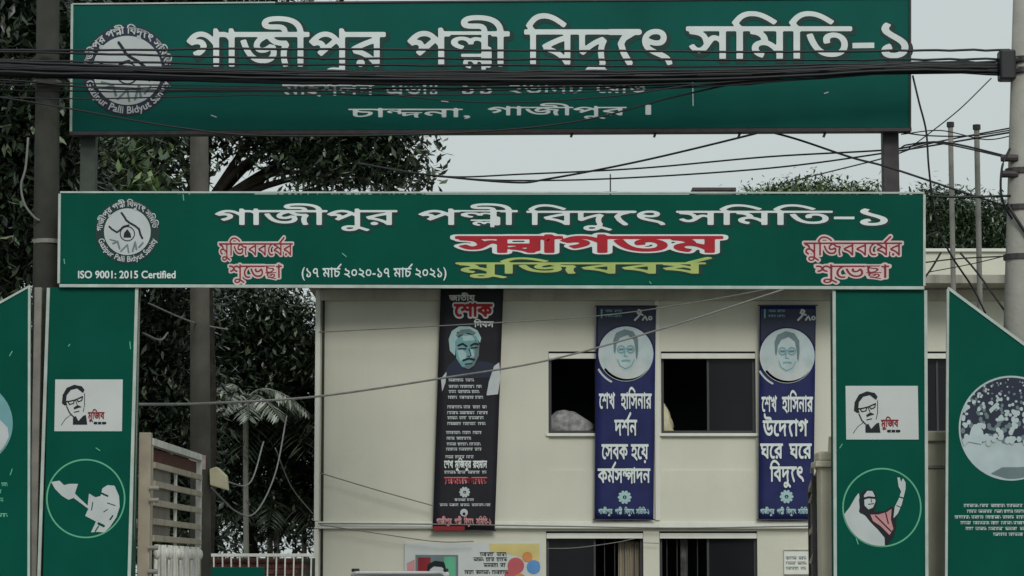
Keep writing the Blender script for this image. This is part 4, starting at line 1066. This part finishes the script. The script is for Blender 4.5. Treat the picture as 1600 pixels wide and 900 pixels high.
# ------------------------------------------------------------------ railing and brick wall at the back of the yard
yf = 12.0
fn = thing('boundary_wall', (PX(410, yf), yf, 0), 'low brick wall with a white railing under the palms', 'wall')
xa, xb = PX(300, yf), PX(492, yf)
zb = PZ(872, yf)
box('mortar_core', xa, xb, yf + .112, yf + .3, 0, zb, M['concrete_old'], fn)
bm0 = MB().box(-.118, .118, -.02, .1, 0, .062)
proto = None
for row in range(9):
    for col in range(9):
        bx = xa + .125 + col * .247 + (.12 if row % 2 else 0)
        if bx > xb - .1: continue
        if proto is None:
            proto = obj('brick', [Vector(v) + Vector((0, yf + .12, 0)) for v in bm0.v], bm0.f, M['brick'], fn, bevel=.004); bo = proto
            base_ = rootloc(fn)
        else:
            bo = proto.copy(); COL.objects.link(bo)
        bo.location = (bx, rng.uniform(-.004, .004), zb - .07 - row * .074)
box('rail', xa, xb, yf - .05, yf - .01, PZ(870, yf), PZ(865, yf), M['gate_white'], fn)
box('rail', xa, xb, yf - .05, yf - .01, PZ(906, yf), PZ(901, yf), M['gate_white'], fn)
k = 0
for px in np.arange(334, 490, 13.6):
    o = bar('picket', P(px + 1, 960, yf - .03), P(px + (3 if px > 415 else 0), 866, yf - .03), .032, .02, M['gate_white'], fn)
gs = thing('green_sheet', (PX(366, yf - .4), yf - .4, 0), 'dark green metal sheet standing before the white railing', 'sheet')
box('sheet', PX(318, yf - .4), PX(416, yf - .4), yf - .42, yf - .4, .0, PZ(886, yf - .4), M['green'], gs)
for px in (324, 410): box('leg', PX(px, yf - .4) - .02, PX(px, yf - .4) + .02, yf - .39, yf - .35, 0, PZ(890, yf - .4), M['steel_dark'], gs)

# ------------------------------------------------------------------ parked car, its roof just in view
yc = 10.5
cxm = PX(624, yc)
car = thing('parked_car', (cxm, yc, 0), 'white parked car with only its roof showing before the office', 'car')
ZR = PZ(892.5, yc)
def loft(secs, m, name, parent, smooth=True):
    vs, fs = [], []
    n = len(secs[0])
    for s_ in secs: vs += s_
    for i in range(len(secs) - 1):
        for k in range(n): fs.append((i * n + k, i * n + (k + 1) % n, (i + 1) * n + (k + 1) % n, (i + 1) * n + k))
    fs.append(tuple(range(n))); fs.append(tuple(reversed(range((len(secs) - 1) * n, len(secs) * n))))
    return obj(name, vs, fs, m, parent, smooth)
def sect(y, hw, z0, z1, rr):
    out = []
    for (sx, zc, a0) in ((1, z0, -90), (1, z1, 0), (-1, z1, 90), (-1, z0, 180)):
        for k in range(5):
            a = math.radians(a0 + 22.5 * k)
            out.append((cxm + sx * (hw - rr) + rr * math.cos(a), y, (zc + rr if zc == z0 else zc - rr) + rr * math.sin(a)))
    return out
loft([sect(yc + a, hw_, .25, z_, .12) for a, hw_, z_ in ((-2.0, .70, .75), (-1.9, .80, .85), (-1.2, .85, .95), (-.6, .86, 1.0), (1.6, .86, 1.02), (2.0, .84, 1.0), (2.1, .78, .9))], M['car_white'], 'body', car)
loft([sect(yc + a, hw_, .9, z_, .08) for a, hw_, z_ in ((-.75, .76, 1.08), (-.1, .68, ZR - .06), (1.4, .67, ZR - .06), (1.95, .72, 1.1))], M['glass'], 'glasshouse', car)
loft([sect(yc + a, hw_, ZR - .12, z_, .05) for a, hw_, z_ in ((-.15, .60, ZR - .03), (.1, .64, ZR - .005), (.7, .655, ZR), (1.3, .64, ZR - .01), (1.5, .60, ZR - .04))], M['car_white'], 'roof', car)
for sx in (-1, 1):
    box('roof_rail', cxm + sx * .61 - .02, cxm + sx * .61 + .02, yc + .1, yc + 1.3, ZR - .01, ZR + .035, M['rubber'], car, .01)
    for yy in (-1.3, 1.35):
        MB().tube([(cxm + sx * .68, yc + yy, .3), (cxm + sx * .87, yc + yy, .3)], .3, 20).make('wheel', M['rubber'], car)
    box('headlight', cxm + sx * .62 - .13, cxm + sx * .62 + .13, yc - 2.01, yc - 1.9, .62, .76, M['lamp_glass'], car, .02)
    box('mirror', cxm + sx * .95 - .08, cxm + sx * .95 + .08, yc - .55, yc - .45, 1.0, 1.14, M['car_white'], car, .03)

# ------------------------------------------------------------------ trees
def leaf_cloud(blobs, n, size, droop=.45, flat=1.0):
    """leaf faces in clumps through the volume of the given ellipsoids (cx, cy, cz, rx, ry, rz, weight)"""
    wts = np.array([b[6] for b in blobs], float); wts /= wts.sum()
    C = []
    per = 26
    ncl = max(1, n // per)
    bi = nrg.choice(len(blobs), ncl, p=wts)
    B = np.array([b[:6] for b in blobs])[bi]
    d = nrg.normal(size=(ncl, 3)); d /= np.linalg.norm(d, axis=1)[:, None]
    rad = nrg.uniform(.25, 1.05, (ncl, 1)) ** .6
    cl = B[:, :3] + d * rad * B[:, 3:6]
    pos = np.repeat(cl, per, 0) + nrg.normal(size=(ncl * per, 3)) * np.array([.26, .26, .2]) * (size / .18)
    N = len(pos)
    az = nrg.uniform(0, 2 * np.pi, N); el = nrg.normal(-droop, .45, N)
    ax = np.stack([np.cos(az) * np.cos(el), np.sin(az) * np.cos(el), np.sin(el)], 1)
    up = np.stack([nrg.normal(0, .35, N), nrg.normal(0, .35, N), np.ones(N)], 1)
    sd = np.cross(ax, up); sd /= np.linalg.norm(sd, axis=1)[:, None]
    nr = np.cross(sd, ax)
    L = size * nrg.uniform(.7, 1.3, (N, 1)); W = L * nrg.uniform(.15, .22, (N, 1))
    v = np.stack([pos, pos + ax * L * .45 + sd * W - nr * W * .3, pos + ax * L, pos + ax * L * .45 - sd * W - nr * W * .3], 1).reshape(-1, 3)
    i = np.arange(N) * 4
    f = np.concatenate([np.stack([i, i + 1, i + 2], 1), np.stack([i, i + 2, i + 3], 1)])
    return v, f
def leaf_mesh(name, v, f, m, parent):
    base = np.array(rootloc(parent))
    me = bpy.data.meshes.new(name)
    me.vertices.add(len(v)); me.vertices.foreach_set('co', (v - base).astype(np.float32).ravel())
    me.loops.add(len(f) * 3); me.loops.foreach_set('vertex_index', f.astype(np.int32).ravel())
    me.polygons.add(len(f)); me.polygons.foreach_set('loop_start', np.arange(0, len(f) * 3, 3, dtype=np.int32))
    me.update(calc_edges=True)
    me.materials.append(m)
    o = bpy.data.objects.new(name, me); COL.objects.link(o); o.parent = parent
    return o
def tree(name, base, limbs, blobs, n, size, m, label, group=None, r0=.2, top=None, droop=.45):
    o = thing(name, base, label, 'tree', group)
    base = Vector(base)
    top = Vector(top) if top else base + Vector((0, 0, 4))
    mid = (base + top) / 2 + Vector((rng.uniform(-.15, .15), rng.uniform(-.15, .15), 0))
    tr = MB().tube(spline([base - Vector((0, 0, .1)), mid, top], 5), [r0 * (1.15 - .5 * k / 10) for k in range(11)], 9).make('trunk', M['bark'], o, smooth=True)
    for (a, b) in limbs:
        a, b = Vector(a), Vector(b)
        m_ = (a + b) / 2 + Vector((rng.uniform(-.2, .2), rng.uniform(-.2, .2), rng.uniform(.0, .3)))
        s_ = spline([a, m_, b], 5)
        MB().tube(s_, [r0 * (.5 - .4 * k / (len(s_) - 1)) for k in range(len(s_))], 7).make('limb', M['bark'], o, smooth=True)
    v, f_ = leaf_cloud(blobs, n, size, droop)
    leaf_mesh('crown', v, f_, m, o)
    return o
def B(px, py, Y, rx, rz, ry=None, w=None):                # a crown lobe from its place and size in pixels at depth Y
    c = P(px, py, Y); s = (Y - CAMY) / F
    return (c.x, c.y, c.z, rx * s, ry or rx * s * .8, rz * s, w or rx * rz)
def autolimbs(top, blobs, k=None): return [(top, (b[0], b[1], b[2])) for b in blobs[:k or len(blobs)]]
# leafy tree behind the left pole
bl = [B(20, 40, 4, 110, 90), B(40, 180, 3.6, 100, 90), B(-60, 130, 4, 90, 120), B(30, 320, 3.6, 80, 90), B(-40, 400, 4, 80, 90), B(105, 110, 5, 50, 120), B(100, 290, 5, 50, 80)]
t0 = P(10, 420, 4.5)
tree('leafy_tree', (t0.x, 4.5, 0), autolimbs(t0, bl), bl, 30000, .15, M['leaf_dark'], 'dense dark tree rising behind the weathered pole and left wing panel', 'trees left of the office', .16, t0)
# large tree whose branch reaches over the sky
bl = [B(250, -20, 14, 200, 80), B(180, 130, 14, 120, 120), B(330, 110, 14.5, 120, 130), B(480, 120, 14, 110, 110), B(570, 215, 13.5, 70, 55), B(615, 262, 13.5, 42, 28), B(520, 268, 13.5, 60, 28), B(450, 215, 14, 60, 40), B(220, 262, 13, 80, 55), B(150, 250, 13, 60, 70), B(560, 130, 14, 90, 90)]
t0 = P(318, 330, 14.5)
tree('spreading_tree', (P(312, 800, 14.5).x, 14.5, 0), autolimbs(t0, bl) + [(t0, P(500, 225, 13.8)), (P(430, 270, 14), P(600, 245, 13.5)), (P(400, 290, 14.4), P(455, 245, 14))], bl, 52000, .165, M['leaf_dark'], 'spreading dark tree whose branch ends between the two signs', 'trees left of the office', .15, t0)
# bright sprig of young leaves
bl = [B(168, 250, 8, 26, 34), B(185, 285, 8, 26, 20)]
t0 = P(165, 330, 8)
tree('young_tree', (t0.x, 8, 0), autolimbs(t0, bl), bl, 900, .19, M['leaf_mid'], 'bright green young tree showing above the left end of the header board', 'trees left of the office', .06, t0)
# trees filling the ground left of the office
for k, (px, Y, specs, n, lab) in enumerate((
    (240, 17, [(220, 480, 110, 110), (170, 620, 110, 130), (250, 640, 90, 120), (230, 780, 100, 110)], 15000, 'dark shrubby tree behind the open iron gate leaf'),
    (400, 24, [(380, 500, 110, 90), (440, 560, 80, 100), (330, 600, 90, 110), (400, 740, 100, 110), (460, 700, 60, 120)], 17000, 'dark broad tree close to the left corner of the office'),
    (60, 15, [(40, 520, 130, 130), (80, 700, 120, 150), (-60, 640, 120, 160), (60, 840, 130, 80)], 9000, 'dark bushy tree hidden behind the left gate pillar'),
    (330, 27, [(330, 540, 220, 60), (330, 640, 220, 130), (330, 800, 220, 90), (180, 640, 160, 200)], 16000, 'far dark tree closing the view left of the office'))):
    bl = [B(a, b, Y, c, d) for a, b, c, d in specs]
    t0 = P(px, 560, Y)
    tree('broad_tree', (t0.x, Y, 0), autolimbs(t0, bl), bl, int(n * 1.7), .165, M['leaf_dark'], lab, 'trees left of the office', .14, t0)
# trees beyond the office
for k, (specs, Y, n, lab) in enumerate((
    ([(1270, 312, 80, 26), (1205, 312, 50, 18), (1345, 314, 50, 18), (1270, 330, 120, 20)], 44, 14000, 'green tree top rising just above the right half of the header board'),
    ([(1480, 350, 70, 55), (1545, 355, 60, 50), (1450, 330, 50, 34), (1510, 390, 110, 40), (1600, 360, 50, 60)], 40, 22000, 'dense green trees above the office parapet beside the pale pole'))):
    bl = [B(a, b, Y, c, d) for a, b, c, d in specs]
    t0 = P(specs[0][0], 430, Y)
    tree('far_tree', (t0.x, Y, 0), autolimbs(t0, bl), bl, n, .15, M['leaf_mid' if k == 0 else 'leaf_far'], lab, 'trees beyond the office', .18, t0)

# palms
def palm(px, Y, ptop, nf, ln, lab, seed, r0=.07, fm='frond'):
    r = random.Random(seed)
    top = P(px, ptop, Y)
    o = thing('palm_tree', (top.x + .1, Y, 0), lab, 'palm', 'palms left of the office')
    MB().tube(spline([(top.x + .1, Y, -.05), (top.x + .03, Y, top.z * .5), top], 6), r0, 9).make('trunk', M['concrete'], o, smooth=True)
    for k in range(nf):
        az = 2 * math.pi * (k + r.uniform(-.3, .3)) / nf
        el = r.uniform(.25, 1.25)
        d = Vector((math.cos(az), math.sin(az) * .9, 0))
        pts = []
        L = ln * r.uniform(.8, 1.15)
        for i in range(15):
            t = i / 14
            pts.append(top + d * (L * t * math.cos(el) * 1.0 + .25 * L * t * t) + Vector((0, 0, L * (math.sin(el) * t - (.55 + .5 * math.sin(el)) * t * t))))
        mb = MB()
        mb.tube(pts, [.018 * (1 - .8 * i / 14) for i in range(15)], 4)
        for i in range(2, 15):
            for sub in (0, .5):
                if i == 14 and sub: continue
                p = pts[i] if not sub else (pts[i] + pts[i + 1]) / 2
                tg = (pts[min(i + 1, 14)] - pts[i - 1]).normalized()
                side = tg.cross(Vector((0, 0, 1))).normalized()
                lw = .022 if fm == 'frond' else .04
                ll = ln * .30 * math.sin(math.pi * (.12 + .8 * i / 14)) + .06
                for s_ in (-1, 1):
                    tip = p + side * s_ * ll * .8 + tg * ll * .5 + Vector((0, 0, -ll * r.uniform(.2, .6)))
                    mid = (p + tip) / 2 + Vector((0, 0, .05 * ll))
                    n = len(mb.v)
                    mb.v += [tuple(p), tuple(mid + tg * lw), tuple(tip), tuple(mid - tg * lw)]
                    mb.f.append((n, n + 1, n + 2, n + 3))
        mb.make('frond', M[fm], o)
    return o
palm(421, 24.6, 655, 19, 2.5, 'slim palm with a pale trunk and long fronds near the office corner', 4, .055)
palm(474, 25, 560, 15, 2.4, 'tall dark palm touching the left corner of the office', 9, .05)
palm(432, 24.0, 790, 17, 1.6, 'low palm with arching fronds just above the white railing', 14, .05)
palm(384, 22.6, 625, 13, 1.15, 'leaning palm between the slim grey pole and the taller palms', 21, .05, 'frond_lit')
